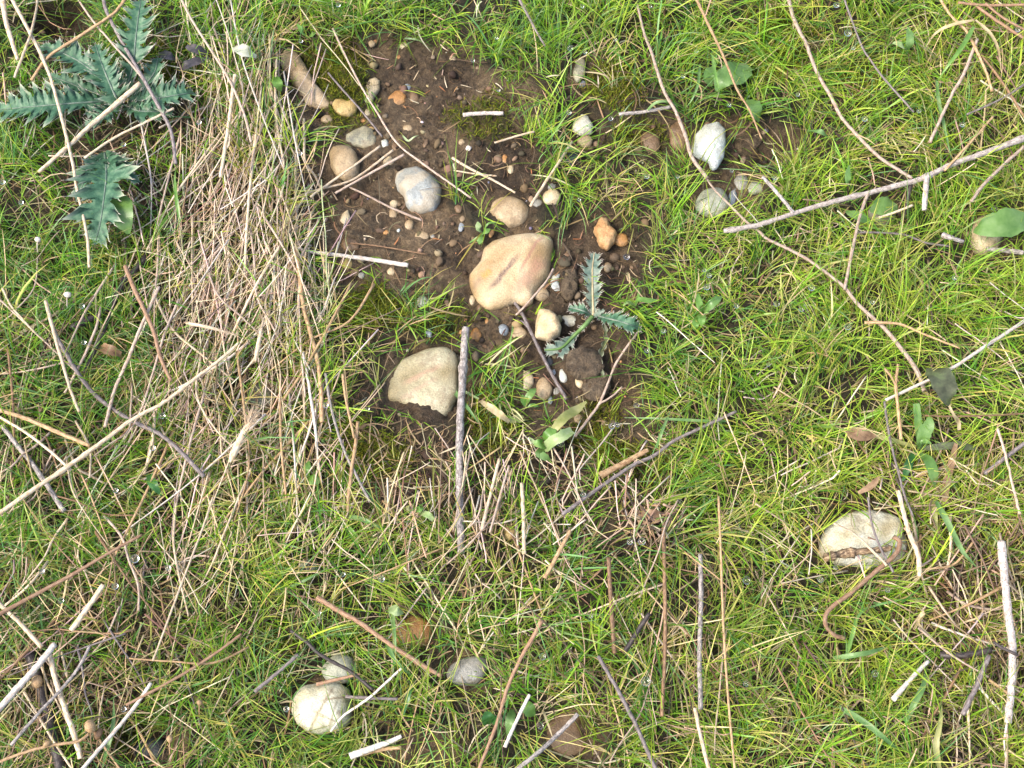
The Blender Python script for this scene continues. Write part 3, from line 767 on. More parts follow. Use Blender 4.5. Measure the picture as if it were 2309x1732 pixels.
# ------------------------------------------------------------------ ribbons (grass) and tubes (stalks), many at a time
def ribbons(x, y, z0, az, el, length, width, droop, curl, colr, segs=5, zmin=.0008, tipcol=None, kink=None):
    n = len(x)
    P = np.zeros((n, segs + 1, 3))
    P[:, 0] = np.stack([x, y, z0], -1)
    a, e = az.copy(), el.copy()
    D = np.zeros((n, segs + 1, 3))
    for k in range(segs):
        d = np.stack([np.cos(a) * np.cos(e), np.sin(a) * np.cos(e), np.sin(e)], -1)
        D[:, k] = d
        P[:, k + 1] = P[:, k] + d * (length / segs)[:, None]
        g = ground_z(P[:, k + 1, 0], P[:, k + 1, 1]) + zmin
        under = P[:, k + 1, 2] < g
        P[under, k + 1, 2] = g[under]
        e = e - droop * (1 + .25 * rng.standard_normal(n)) / segs
        e = np.where(under, np.maximum(e, .03 + .2 * rng.random(n)), e)
        a = a + curl * (1 + .3 * rng.standard_normal(n)) / segs
    D[:, -1] = D[:, -2]
    D[:, 1:-1] = (D[:, 1:-1] + D[:, :-2]) / 2
    S = np.cross(D, np.array([0, 0, 1.0]))
    S /= np.linalg.norm(S, axis=-1, keepdims=True) + 1e-9
    N = np.cross(S, D)
    tw = (rng.standard_normal(n) * .5)[:, None, None]
    S = S * np.cos(tw) + N * np.sin(tw)
    t = np.linspace(0, 1, segs + 1)
    wp = np.minimum(.75 + t * 1.2, 1) * np.sqrt(np.clip(1 - t ** 2.2, 0.004, 1))
    hw = width[:, None] * wp[None] / 2
    V = np.stack([P - S * hw[..., None], P + S * hw[..., None]], 2).reshape(-1, 3)
    i = np.arange(n)[:, None] * (2 * (segs + 1)) + np.arange(segs)[None] * 2
    F = np.stack([i, i + 1, i + 3, i + 2], -1).reshape(-1, 4)
    if tipcol is None: tipcol = colr
    C = colr[:, None, None, :] * (1 - t[None, :, None, None]) + tipcol[:, None, None, :] * t[None, :, None, None]
    C = np.broadcast_to(C, (n, segs + 1, 2, 3)).reshape(-1, 3)
    return V, F, C, P

def tubes(P, rad, sides=5):
    """P (n,k,3), rad (n,k) -> verts, quads, uv."""
    n, k, _ = P.shape
    D = np.gradient(P, axis=1)
    D /= np.linalg.norm(D, axis=-1, keepdims=True) + 1e-9
    up = np.array([0, 0, 1.0])
    S = np.cross(D, up)
    S /= np.linalg.norm(S, axis=-1, keepdims=True) + 1e-6
    N = np.cross(S, D)
    an = np.linspace(0, 2 * math.pi, sides, endpoint=False)
    V = P[:, :, None, :] + rad[..., None, None] * (np.cos(an)[None, None, :, None] * S[:, :, None, :] + np.sin(an)[None, None, :, None] * N[:, :, None, :])
    i = np.arange(n * k * sides).reshape(n, k, sides)
    F = np.stack([i[:, :-1], np.roll(i[:, :-1], -1, 2), np.roll(i[:, 1:], -1, 2), i[:, 1:]], -1).reshape(-1, 4)
    L = np.concatenate([np.zeros((n, 1)), np.cumsum(np.linalg.norm(np.diff(P, axis=1), axis=-1), 1)], 1)
    uv = np.stack([np.broadcast_to(np.abs(an / math.pi - 1)[None, None], (n, k, sides)), np.broadcast_to(L[..., None] * 10, (n, k, sides))], -1).reshape(-1, 2)
    caps = np.concatenate([i[:, 0, ::-1], i[:, -1]]).reshape(-1, sides)
    return V.reshape(-1, 3), [F, caps], uv

def keep_clear(P, prob=1.0):
    """Drop blades that end on, or hang across, a stone (most of them)."""
    n, k, _ = P.shape
    worst = np.zeros(n)
    for j in (0, k // 2, k - 1):
        px, py = to_px(P[:, j, 0], P[:, j, 1], P[:, j, 2])
        w = blocked(px, py)
        worst = np.maximum(worst, w if j == 0 else w * .93)
    return rng.random(n) >= worst * prob

def pick(cols, w, n, jit=.18):
    c = np.array(cols)[rng.choice(len(cols), n, p=np.array(w) / sum(w))]
    return np.clip(c * (1 + jit * rng.standard_normal((n, 1))) * (1 + .07 * rng.standard_normal((n, 3))), .004, .9)

X0, X1, Y0, Y1 = -0.80, 0.80, -0.62, 0.72        # where plants grow: the frame and a margin round it
def scatter(n, dens):
    """n trial points over the plot, kept in proportion to dens(px,py) and thinned outside the frame."""
    x, y = rng.uniform(X0, X1, n), rng.uniform(Y0, Y1, n)
    px, py = to_px(x, y)
    out = np.maximum(np.maximum(-px, px - W) / 330, np.maximum(-py, py - H) / 330)
    d = dens(px, py) * np.where(out > 0, np.clip(.75 - .35 * out, .12, 1), 1)
    k = rng.random(n) < d
    return x[k], y[k], px[k], py[k]

GREEN = dict(fresh=(.165, .335, .022), lime=(.31, .445, .040), deep=(.065, .19, .018), blue=(.13, .28, .085), olive=(.24, .27, .055), yellow=(.46, .44, .12), straw=(.56, .46, .26))
def grass_colours(px, py):
    n = len(px)
    u, v = px / W, py / H
    # shares by place: fresh, lime, deep, blue, olive, yellow, straw
    base = np.tile(np.array([3, 1.6, 1.4, .8, 1.2, .7, .5.__float__()]), (n, 1))
    right = sstep(.55, .95, u)[:, None]
    left = (1 - sstep(.05, .3, u))[:, None]
    top = (1 - sstep(.05, .28, v))[:, None]
    low = sstep(.6, .85, v)[:, None]
    base = base + right * np.array([.5, 3.2, -.6, -.4, .6, 1.1, .5]) + left * np.array([.6, -.9, 2.4, .6, .3, -.3, .2]) + top * (1 - right * .6) * np.array([2.0, .8, .0, 1.2, -.5, -.3, .1]) + low * np.array([.2, .1, .5, .4, .9, .3, .5])
    st = straw_at(px, py)[:, None]
    base = base + st * np.array([-1, -.7, -.2, 0, .6, .8, 1.4])
    base = np.clip(base, .05, None)
    base /= base.sum(1, keepdims=True)
    c = (rng.random((n, 1)) > np.cumsum(base, 1)).sum(1).clip(0, 6)
    pal = np.array(list(GREEN.values()))[c]
    return np.clip(pal * (1 + .2 * rng.standard_normal((n, 1))) * (1 + .06 * rng.standard_normal((n, 3))), .004, .9), c

def cover(px, py):
    b, t = bare_at(px, py), thin_at(px, py)
    n = fbm(px / 55, py / 55, 3, 20.2)
    patch = .32 + .88 * sstep(.34, .58, n)
    return np.clip((1 - b * .945) * (1 - t * .85) * patch, 0, 1)

# ------------------------------------------------------------------ green grass
tx, ty, tpx, tpy = scatter(20500, cover)
nb = rng.integers(4, 14, len(tx))
rep = np.repeat(np.arange(len(tx)), nb)
n = len(rep)
tuft_az = rng.uniform(0, 2 * math.pi, len(tx)) * .6 + 9 * fbm(tpx / 160, tpy / 160, 2, 31)
tuft_el = rng.uniform(.35, 1.25, len(tx))
tuft_len = rng.uniform(.028, .062, len(tx)) * (.70 + .6 * fbm(tpx / 120, tpy / 120, 2, 4)) * (1 - .55 * np.maximum(bare_at(tpx, tpy), thin_at(tpx, tpy)))
sp = rng.standard_normal((n, 2)) * .0045
x, y = tx[rep] + sp[:, 0], ty[rep] + sp[:, 1]
spread = rng.choice([.45, .9, 1.6], len(tx), p=[.4, .35, .25])
az = tuft_az[rep] + rng.standard_normal(n) * spread[rep]
el = np.clip(tuft_el[rep] + rng.standard_normal(n) * .3, .08, 1.45)
ln = tuft_len[rep] * rng.uniform(.55, 1.35, n)
wd_ = rng.uniform(.00058, .00105, n) * np.where(rng.random(n) < .09, 1.9, 1)
px, py = tpx[rep], tpy[rep]
tc, ti = grass_colours(tpx, tpy)
bc, bi = grass_colours(px, py)
mixk = (rng.random(n) < .55)[:, None]
colr = np.where(mixk, tc[rep], bc)
tip = colr * np.array([1.25, 1.15, 1.1]) + (rng.random((n, 1)) < .2) * np.array([.10, .06, .01])
V, F, C, P = ribbons(x, y, ground_z(x, y) - .001, az, el, ln, wd_, rng.uniform(.35, 1.7, n), rng.standard_normal(n) * .35, colr * .95, tipcol=tip)
k = keep_clear(P)
def filt(V, F, C, k, segs):
    m = 2 * (segs + 1)
    V = V.reshape(len(k), m, 3)[k].reshape(-1, 3)
    C = C.reshape(len(k), m, 3)[k].reshape(-1, 3)
    nn = int(k.sum())
    i = np.arange(nn)[:, None] * m + np.arange(segs)[None] * 2
    return V, np.stack([i, i + 1, i + 3, i + 2], -1).reshape(-1, 4), C
V, F, C = filt(V, F, C, k, 5)
print('grass blades', int(k.sum()))
o = make_mesh('grass', V, F, M_GRASS, colors=C)
tag(o, 'fine green grass growing all round the bare stony soil', 'grass', kind='stuff')

# ------------------------------------------------------------------ dry thatch lying low between the blades
def thatch_density(px, py):
    b, t = bare_at(px, py), thin_at(px, py)
    return np.clip((.35 + .65 * straw_at(px, py) + .25 * t + .35 * sstep(.55, .9, py / H)) * (1 - .93 * b), 0, 1)
x, y, px, py = scatter(42000, thatch_density)
n = len(x)
dry = pick([(.34, .25, .13), (.22, .145, .07), (.11, .07, .035), (.55, .45, .29), (.06, .04, .025)], [2.2, 3, 3, 1.2, 2], n)
V, F, C, P = ribbons(x, y, ground_z(x, y) + rng.random(n) * .009, rng.uniform(0, 6.3, n), rng.uniform(-.05, .45, n), rng.uniform(.010, .042, n), rng.uniform(.0007, .0016, n),
                     rng.uniform(.1, .9, n), rng.standard_normal(n) * .8, dry)
k = keep_clear(P, .98)
V, F, C = filt(V, F, C, k, 5)
o = make_mesh('dry_grass', V, F, M_DRY, colors=C)
tag(o, 'short dead brown and tan grass matted between the green blades', 'dry grass', kind='stuff')

# ------------------------------------------------------------------ moss cushions and root fibres
mx_, my_ = [], []
for cx, cy, rx, ry, s_ in MOSS:
    k_ = int(rx * ry * 1.1)
    mx_.append(cx + rng.uniform(-1.5, 1.5, k_) * rx)
    my_.append(cy + rng.uniform(-1.5, 1.5, k_) * ry)
px, py = np.concatenate(mx_), np.concatenate(my_)
ok = rng.random(len(px)) < moss_at(px, py)
q = at(px[ok], py[ok]) if False else np.array([at(i, j) for i, j in zip(px[ok], py[ok])])
x, y, px, py = q[:, 0], q[:, 1], px[ok], py[ok]
n = len(x)
mc = pick([(.14, .165, .012), (.21, .22, .020), (.085, .11, .012), (.12, .09, .025)], [3, 2.4, 2, 1], n)
hump = .006 * fbm(x * 60, y * 60, 3, 4.4) * moss_at(px, py)
V, F, C, P = ribbons(x, y, ground_z(x, y) + hump, rng.uniform(0, 6.3, n), rng.uniform(.3, 1.4, n), rng.uniform(.003, .0075, n), rng.uniform(.0006, .0011, n), rng.uniform(-.3, 1, n), rng.standard_normal(n) * .5, mc, segs=2)
k = keep_clear(P)
V, F, C = filt(V, F, C, k, 2)
o = make_mesh('moss', V, F, M_MOSS, colors=C)
tag(o, 'yellow green moss in small cushions on the damp soil', 'moss', kind='stuff')

def fibre_density(px, py):
    return np.clip(.9 * thin_at(px, py) * (1 - .6 * bare_at(px, py)) + .16 * bare_at(px, py) + .5 * blobs([(985, 940, 70, 40, 1), (1284, 640, 26, 40, 1), (1160, 350, 80, 70, .8), (1690, 315, 40, 30, 1)], px, py), 0, 1)
x, y, px, py = scatter(42000, fibre_density)
n = len(x)
fc = pick([(.09, .055, .03), (.16, .095, .05), (.26, .17, .095), (.05, .03, .02), (.40, .29, .17)], [3, 3, 1.5, 2, .7], n)
V, F, C, P = ribbons(x, y, ground_z(x, y) + rng.random(n) * .003, rng.uniform(0, 6.3, n), rng.uniform(0, .6, n), rng.uniform(.006, .026, n), rng.uniform(.0004, .0009, n), rng.uniform(-.2, 1.2, n), rng.standard_normal(n) * 2.2, fc)
k = keep_clear(P, 1.02)
V, F, C = filt(V, F, C, k, 5)
o = make_mesh('root_fibres', V, F, M_FIBRE, colors=C)
tag(o, 'thin brown roots and plant fibres littering the damp soil', 'root fibres', kind='stuff')

# ------------------------------------------------------------------ grit and crumbs on the bare soil
ico_v, ico_f = [], []
bm = bmesh.new()
bmesh.ops.create_icosphere(bm, subdivisions=2, radius=1)
ico_v = np.array([v.co[:] for v in bm.verts])
ico_f = np.array([[v.index for v in f.verts] for f in bm.faces])
bm.free()
def crumbs(name, n, smin, smax, pal, wts, dens, mat, label, cat, flat=.7):
    x, y, px, py = scatter(n, dens)
    n = len(x)
    k = rng.random(n) >= blocked(px, py)
    x, y = x[k], y[k]
    n = len(x)
    s = smin + (smax - smin) * rng.random(n) ** 3
    ax = rng.uniform(.7, 1.35, (n, 3))
    ax[:, 2] *= flat
    ro = rng.uniform(0, 6.3, n)
    v = ico_v[None] * ax[:, None]
    v = v * (1 + .16 * np.sin(v[..., [1, 2, 0]] * 3 + rng.uniform(0, 6, (n, 1, 3))) + .10 * np.sin(v[..., [2, 0, 1]] * 5 + rng.uniform(0, 6, (n, 1, 3))))
    c, s_ = np.cos(ro)[:, None], np.sin(ro)[:, None]
    v = np.stack([v[..., 0] * c - v[..., 1] * s_, v[..., 0] * s_ + v[..., 1] * c, v[..., 2]], -1) * s[:, None, None]
    v = v + np.stack([x, y, ground_z(x, y) + s * .25], -1)[:, None]
    f = ico_f[None] + (np.arange(n) * len(ico_v))[:, None, None]
    cc = np.repeat(pick(pal, wts, n), len(ico_v), 0)
    o = make_mesh(name, v.reshape(-1, 3), f.reshape(-1, 3), mat, colors=cc)
    tag(o, label, cat, kind='stuff')
soil_d = lambda a, b: np.clip(bare_at(a, b) + .3 * thin_at(a, b), 0, 1)
crumbs('gravel', 2600, .0007, .0038, [(.34, .25, .15), (.45, .38, .27), (.40, .21, .09), (.22, .15, .09), (.52, .50, .45), (.2, .21, .23)], [3, 2, 1.4, 2, .6, .6], lambda a, b: bare_at(a, b), M_DRY, 'tiny tan and grey grit scattered over the bare soil', 'gravel')
crumbs('soil_crumbs', 15000, .0005, .0046, [(.125, .085, .05), (.065, .044, .027), (.21, .15, .09), (.03, .022, .015)], [3, 3, 1.5, 2], soil_d, M_FIBRE, 'small crumbs of brown earth on the bare soil', 'soil crumbs', .8)
x, y, px, py = scatter(9000, lambda a, b: np.clip(.55 * bare_at(a, b) + .3 * thin_at(a, b), 0, 1))
n = len(x)
lc = pick([(.42, .30, .18), (.30, .17, .08), (.16, .09, .05), (.58, .46, .31), (.33, .14, .05)], [2, 2, 2, 1.2, 1], n)
V, F, C, P = ribbons(x, y, ground_z(x, y) + .0012 + rng.random(n) * .001, rng.uniform(0, 6.3, n), rng.uniform(-.1, .25, n), rng.uniform(.003, .013, n), rng.uniform(.0006, .0016, n), rng.uniform(0, .5, n), rng.standard_normal(n) * .4, lc, segs=2)
k = keep_clear(P, 1.0)
V, F, C = filt(V, F, C, k, 2)
o = make_mesh('plant_litter', V, F, M_DRY, colors=C)
tag(o, 'scraps of dry stems and leaf bits strewn on the bare soil', 'plant litter', kind='stuff')

# ------------------------------------------------------------------ stems, twigs and straws lying on the grass
def lie(px, py, up=None):
    """A point on what covers the ground here: soil, or the grass standing on it."""
    a, b = np.array([px], float), np.array([py], float)
    b_ = float(bare_at(a, b)[0])
    t_ = float(thin_at(a, b)[0])
    return spot(px, py, (.002 + .019 * (1 - b_) * (1 - .5 * t_)) if up is None else up)

def spline(pts, per=10):
    p = [Vector(q) for q in pts]
    if len(p) == 2: p = [p[0], p[0].lerp(p[1], .5), p[1]]
    p = [p[0] * 2 - p[1]] + p + [p[-1] * 2 - p[-2]]
    out = []
    for i in range(1, len(p) - 2):
        for k in range(per):
            t = k / per
            out.append(0.5 * ((2 * p[i]) + (p[i + 1] - p[i - 1]) * t + (2 * p[i - 1] - 5 * p[i] + 4 * p[i + 1] - p[i + 2]) * t * t + (3 * p[i] - p[i - 1] - 3 * p[i + 1] + p[i + 2]) * t ** 3))
    out.append(p[-2])
    return np.array([v[:] for v in out])

def stem_geo(P, w0, w1, nodes=0, flat=1.0, knob=.12, sides=8, seed=0):
    n = len(P)
    t = np.linspace(0, 1, n)
    r = (w0 + (w1 - w0) * t) / 2
    rg = np.random.default_rng(seed + 11)
    r = r * (1 + knob * (np.interp(t, np.linspace(0, 1, max(4, n // 3)), rg.standard_normal(max(4, n // 3)))) * .6)
    for k in range(nodes):
        c = (k + .5 + .3 * rg.standard_normal()) / nodes
        r = r * (1 + .35 * np.exp(-((t - c) / .012) ** 2))
    wob = rg.standard_normal((n, 3)) * (.035 * np.minimum(w0, w1))
    return tubes((P + wob)[None], np.maximum(r, .0002)[None], sides)

SEEDS = [0]
def stem(name, pts, w, mat, label, cat, up=None, w1=None, nodes=0, parent=None, group=None, short=None, per=10, z=None, knob=.07):
    """pts: pixels of the photograph, optionally with a height above the ground; w: width in photograph pixels."""
    SEEDS[0] += 1
    q = []
    for i, p in enumerate(pts):
        u = p[2] if len(p) > 2 else up
        v = lie(p[0], p[1], u)
        q.append(v)
    P = spline(q, per)
    # stiff stems do not follow every dip: smooth the height
    zz = P[:, 2].copy()
    k = max(3, len(zz) // 3) | 1
    zs = np.convolve(np.pad(zz, k // 2, mode='edge'), np.ones(k) / k, 'valid')
    P[:, 2] = np.maximum(zs, ground_z(P[:, 0], P[:, 1]) + w * PX * .45)
    V, F, uv = stem_geo(P, w * PX, (w if w1 is None else w1) * PX, nodes, seed=SEEDS[0], knob=knob)
    o = make_mesh(name, V, F, STALK[mat], parent, uv=uv, origin=P[0])
    if parent is None:
        tag(o, label, cat, group)
        if short: 
            m = pts[len(pts) // 2]
            PLACES.append((m[0], m[1], short))
    return o

# the forked branch
fb = stem('branch', [(1632, 522), (1709, 506), (1789, 482), (1883, 453), (1955, 435), (2034, 419), (2089, 397), (2143, 372), (2215, 347), (2309, 311), (2370, 288)], 11, 'bark',
          'forked pale branch lying across the grass, the longest woody piece', 'branch', up=.030, w1=15, nodes=4, short='the forked branch', knob=.1)
stem('side_twig', [(1789, 481, .031), (1757, 440, .036), (1720, 400, .040)], 9, 'grey', '', '', parent=fb, w1=8)
stem('side_twig', [(1957, 436, .030), (1937, 495, .032), (1915, 600, .030), (1904, 654, .026)], 8, 'pink', '', '', parent=fb, w1=7)
stem('side_twig', [(2090, 396, .031), (2087, 435, .034), (2084, 474, .032)], 14, 'bark', '', '', parent=fb, w1=12)
stem('twig', [(1774, -20), (1792, 47), (1817, 105), (1843, 159), (1872, 217), (1897, 264), (1933, 307), (1980, 351), (2024, 383), (2058, 402)], 9.5, 'pink',
     'long arched pinkish twig ending at the forked branch', 'twig', up=.028, w1=8, short='the arched twig')
stem('twig', [(2055, 404, .027), (2046, 455, .026), (2031, 508, .02)], 11, 'dark', 'dark grey splinter hanging under the forked branch where the arched twig ends', 'twig', w1=8)
stem('dead_stalk', [(1438, 11), (1452, 75), (1468, 117), (1497, 200), (1524, 254), (1545, 310), (1562, 352), (1594, 405)], 6, 'pink', 'long thin grey pink stem running down beside the white egg shaped stone', 'stem', up=.028, w1=10, short='the long thin grey pink stem')
stem('dead_stalk', [(1594, 405), (1612, 435), (1645, 465), (1685, 497), (1712, 518), (1731, 539), (1781, 564), (1828, 589), (1865, 618), (1901, 647), (1933, 683), (1969, 716), (1998, 744), (2027, 781), (2053, 813), (2071, 846), (2085, 880)], 5, 'pink',
     'curving split grey stem passing under the tip of the forked branch', 'stem', up=.024, w1=11, short='the curving split stem')
stem('twig', [(2204, 88), (2172, 170), (2146, 215), (2096, 322)], 8, 'pink', 'straight bare pinkish twig standing alone in green grass above the forked branch', 'twig', up=.03, short='the straight bare twig')
stem('dead_stalk', [(1901, -10), (1940, 98), (1962, 134), (1991, 174), (2060, 253)], 5, 'purple', 'thin dark stem slanting through grass between the arched twig and straight twig', 'stem', up=.028)
stem('red_stalk', [(2160, 6), (2230, 12), (2330, 10)], 7, 'red', 'red brown stem along the upper edge of the grass', 'stem', up=.03, group='red brown stems in the upper corner')
stem('red_stalk', [(2195, 8), (2245, 45), (2330, 100)], 8, 'red', 'thickest red brown stem slanting down out of the upper corner', 'stem', up=.028, group='red brown stems in the upper corner', short='the red brown stems')
stem('red_stalk', [(2222, 8), (2262, 40), (2330, 78)], 6, 'red', 'red brown stem just above the thickest slanting red one', 'stem', up=.03, group='red brown stems in the upper corner')
stem('red_stalk', [(2118, -5), (2145, 36), (2179, 72), (2212, 134), (2226, 170), (2237, 206)], 6.5, 'tan', 'orange brown stem crossing the top of the straight bare twig', 'stem', up=.033)
stem('red_stalk', [(2212, 123), (2262, 188), (2309, 262), (2340, 310)], 6, 'brown', 'brown stem branching off towards the edge beside the straight bare twig', 'stem', up=.029)
gs = stem('grass_stalk', [(1565, -15), (1590, 40), (1626, 116), (1662, 199), (1691, 253), (1717, 315)], 8, 'tan', 'tall golden grass stem with a drooping green leaf', 'grass stem', up=.04, w1=4, nodes=2, short='the tall golden grass stem')
stem('upright_stick', [(1050, 738), (1046, 800), (1042, 880), (1037, 960), (1036, 1040), (1037, 1120), (1038, 1190), (1040, 1246)], 18, 'grey', 'thick weathered grey stick lying straight beside the large grey green stone', 'stick', up=.014, w1=16, nodes=2, short='the weathered grey stick', knob=.1)
dt = stem('twig', [(1160, 682), (1176, 705), (1200, 755), (1228, 813), (1254, 860), (1278, 902)], 8, 'purple', 'dark purple grey stem slanting past the angular cream rock', 'twig', up=.006, w1=9, short='the dark slanting stem', knob=.06)
stem('side_twig', [(1190, 738, .007), (1181, 728, .008), (1174, 722, .008)], 5, 'purple', '', '', parent=dt, w1=3)
stem('twig', [(1248, 607, .012), (1234, 632, .016), (1222, 646, .018), (1193, 680, .013), (1163, 712, .006)], 6, 'pink', 'thin pinkish twig bent over the corner of the largest tan stone', 'twig', w1=5)
yt = stem('twig', [(1446, 738), (1412, 785), (1388, 822), (1370, 867), (1351, 911), (1323, 951), (1297, 983)], 5, 'pink', 'thin forked pink twig between the muddy lumps and the grass', 'twig', up=.012, w1=7, short='the thin forked pink twig')
stem('side_twig', [(1403, 873, .014), (1378, 895, .014), (1351, 911, .013)], 4.5, 'pink', '', '', parent=yt)
stem('dead_stalk', [(1660, 928), (1580, 965), (1518, 996), (1474, 1027), (1424, 1052), (1351, 1099), (1310, 1130), (1268, 1160)], 7, 'purple', 'long dark stem slanting through grass below the thin forked pink twig', 'stem', up=.022, w1=9, short='the long dark slanting stem')
stem('broken_stalk', [(1462, 1014), (1420, 1038), (1385, 1056), (1353, 1073)], 10, 'tan', 'broken pale stalk end lying against the long dark slanting stem', 'stalk', up=.02, w1=17, short='the broken pale stalk')
stem('straw', [(660, 557), (700, 568), (780, 577), (850, 588), (920, 598)], 8, 'white', 'thick pale straw lying level across the edge of the bare soil', 'straw', up=.012, w1=11, short='the level pale straw', nodes=1)
stem('straw', [(700, 442, .02), (741, 416, .013), (800, 371, .017), (857, 331, .010)], 5.5, 'pale', 'pale straw ending at the white angular pebble', 'straw', w1=6)
stem('straw', [(655, 448), (720, 428), (790, 408), (840, 375), (886, 338)], 5, 'pale', 'bent pale straw crossing below the tan egg shaped stone', 'straw', up=.012, w1=6)
stem('straw', [(756, 436), (800, 410), (850, 383), (911, 348)], 5.5, 'pink', 'pinkish straw parallel to and just below the bent pale straw', 'straw', up=.010, w1=6.5)
stem('straw', [(768, 414), (820, 436), (880, 468), (951, 497)], 4.5, 'pink', 'thin pinkish straw sloping from the pale straws to the blue grey banded stone', 'straw', up=.009, w1=6)
stem('dead_stalk', [(750, 62), (780, 130), (813, 190), (850, 255), (896, 322), (960, 375), (1062, 447)], 5, 'pink', 'long thin brown stem running over the open soil past the blue grey banded stone', 'stem', up=.014, w1=5, short='the long brown stem over the soil')
stem('dead_stalk', [(740, 165), (775, 205), (815, 250), (862, 308)], 5, 'purple', 'short dark stem beside the narrow cream stone', 'stem', up=.012)
stem('twig', [(1044, 259), (1090, 254), (1135, 256)], 10, 'bark', 'short stubby pale twig in thin grass above the crumbly soil', 'twig', up=.012, short='the short stubby twig')
stem('straw', [(1020, 357), (1060, 380), (1115, 408), (1162, 435)], 7, 'pale', 'split pale straw pointing at the cracked tan stone', 'straw', up=.010, w1=5, short='the split pale straw')
stem('straw', [(1022, 384), (1070, 392), (1120, 397)], 4, 'pale', 'short straw tucked under the split pale straw', 'straw', up=.007)
stem('straw', [(1290, 322), (1262, 362), (1228, 415), (1196, 464)], 6.5, 'pale', 'pale straw slanting between the dark grey pebble and cracked tan stone', 'straw', up=.014, w1=7)
stem('twig', [(1396, 257), (1450, 246), (1512, 241)], 9, 'bark', 'short pale brown twig under a curled green blade near the moss', 'twig', up=.016)
stem('straw', [(1115, 322), (1160, 309), (1205, 296)], 5, 'pale', 'thin straw at the grass edge above the crumbly soil', 'straw', up=.014)
stem('twig', [(1165, -12), (1190, 35), (1212, 75), (1229, 104)], 7, 'purple', 'purple twig hanging down from the upper edge in green grass', 'twig', up=.025, w1=5)
stem('straw', [(782, 547, .004), (860, 556, .004), (963, 575, .004)], 3.5, 'brown', 'hair thin brown stem on the mud above the level pale straw', 'stem')
stem('stick', [(714, 1346), (760, 1375), (813, 1405), (871, 1447), (940, 1492), (996, 1525)], 11, 'red', 'pink brown stick lying diagonally in the grass above the grey stone', 'stick', up=.027, w1=9, nodes=2, short='the pink brown stick')
stem('broken_stalk', [(789, 1706), (830, 1690), (878, 1673), (905, 1660)], 15, 'white', 'thick split cream stalk near the lower edge', 'stalk', up=.024, w1=8, short='the split cream stalk')
stem('broken_stalk', [(812, 1701), (860, 1690), (905, 1686)], 10, 'tan', 'tan half of the split stalk under the thick cream one', 'stalk', up=.020, w1=8)
stem('twig', [(655, 1422), (690, 1446), (716, 1472), (750, 1492), (791, 1515), (842, 1556)], 8, 'dark', 'thin black twig arching above the cracked white stone', 'twig', up=.028, w1=7, short='the thin black twig')
stem('twig', [(781, 1571), (830, 1574), (897, 1576)], 8, 'purple', 'short dark twig with a white tip beside the cracked white stone', 'twig', up=.026, w1=6)
stem('straw', [(745, 1650), (775, 1615), (830, 1575), (870, 1540), (905, 1507)], 5, 'white', 'kinked whitish stem along the edge of the cracked white stone', 'straw', up=.03)
stem('twig', [(714, 1543), (760, 1532), (812, 1520)], 8, 'red', 'reddish brown twig end resting on the cracked white stone', 'twig', up=.028, w1=5)
stem('twig', [(672, 1475), (640, 1505), (574, 1560)], 8, 'purple', 'brown grey twig pointing away from the black twig', 'twig', up=.026)
stem('thick_stalk', [(2258, 1222), (2262, 1270), (2266, 1320), (2275, 1395), (2284, 1458), (2281, 1530), (2273, 1630)], 18, 'bark', 'thickest pale stalk with a dark joint, standing in brown tangled stems', 'stalk', up=.034, w1=15, nodes=1, short='the thickest pale stalk')
stem('twig', [(2118, 1477), (2170, 1478), (2236, 1466)], 17, 'dark', 'thick black wet twig beside the thickest pale stalk', 'twig', up=.02, w1=12, short='the thick black twig')
stem('twig', [(2240, 1448), (2262, 1462), (2294, 1477)], 7, 'dark', 'short thin black twig laid across the thickest pale stalk', 'twig', up=.046)
stem('dead_stalk', [(2231, 1478), (2205, 1540), (2171, 1612)], 11, 'purple', 'brown grey stem slanting down from the thick black twig', 'stem', up=.026)
stem('broken_stalk', [(2014, 1578), (2050, 1535), (2092, 1492)], 11, 'white', 'pale broken stalk pointing at the thick black twig', 'stalk', up=.028, w1=8)
stem('wood_piece', [(1862, 1256), (1900, 1250), (1935, 1244), (1970, 1242), (2010, 1236)], 20, 'wood', 'split brown piece of wood across the flat whitish stone', 'wood', up=.036, w1=13, short='the split piece of wood', knob=.3, nodes=3)
stem('straw', [(1880, 1180), (1930, 1208), (1975, 1250), (2000, 1275)], 6, 'pale', 'thin straw slanting over the flat whitish stone', 'straw', up=.040)
stem('dead_stalk', [(2026, 1105), (2040, 1170), (2052, 1208), (2070, 1250), (2074, 1300)], 10, 'pale', 'pale jointed stem just beyond the flat whitish stone', 'stem', up=.032, w1=11)
stem('dead_stalk', [(1958, 1120), (1965, 1180), (1985, 1235), (2015, 1290)], 5, 'purple', 'thin purple stem over the middle of the flat whitish stone', 'stem', up=.038)
cl = stem('curled_stalk', [(2013, 1212, .036), (2029, 1222, .040), (2020, 1250, .040), (1977, 1287, .036), (1950, 1310, .034), (1915, 1340, .032), (1880, 1365, .03), (1862, 1388, .03), (1864, 1412, .03), (1884, 1432, .028), (1902, 1440, .02)], 10, 'red', 'curled red brown stem hooked from the whitish stone into the grass', 'stem', w1=9, short='the curled red brown stem')
stem('straw', [(1996, 903), (2070, 868), (2146, 831), (2215, 785), (2330, 712)], 6.5, 'white', 'straight whitish stalk rising through yellow green grass past a withered leaf', 'straw', up=.030, w1=8, short='the straight whitish stalk')
of = stem('orange_stalk', [(2025, 823), (2020, 867), (2026, 930), (2032, 992)], 6.5, 'tan', 'short forked orange brown stem beside the straight whitish stalk', 'stem', up=.034, w1=7.5, short='the forked orange stem')
stem('side_twig', [(2019, 868, .034), (2010, 850, .036), (1995, 831, .036)], 5.5, 'tan', '', '', parent=of)
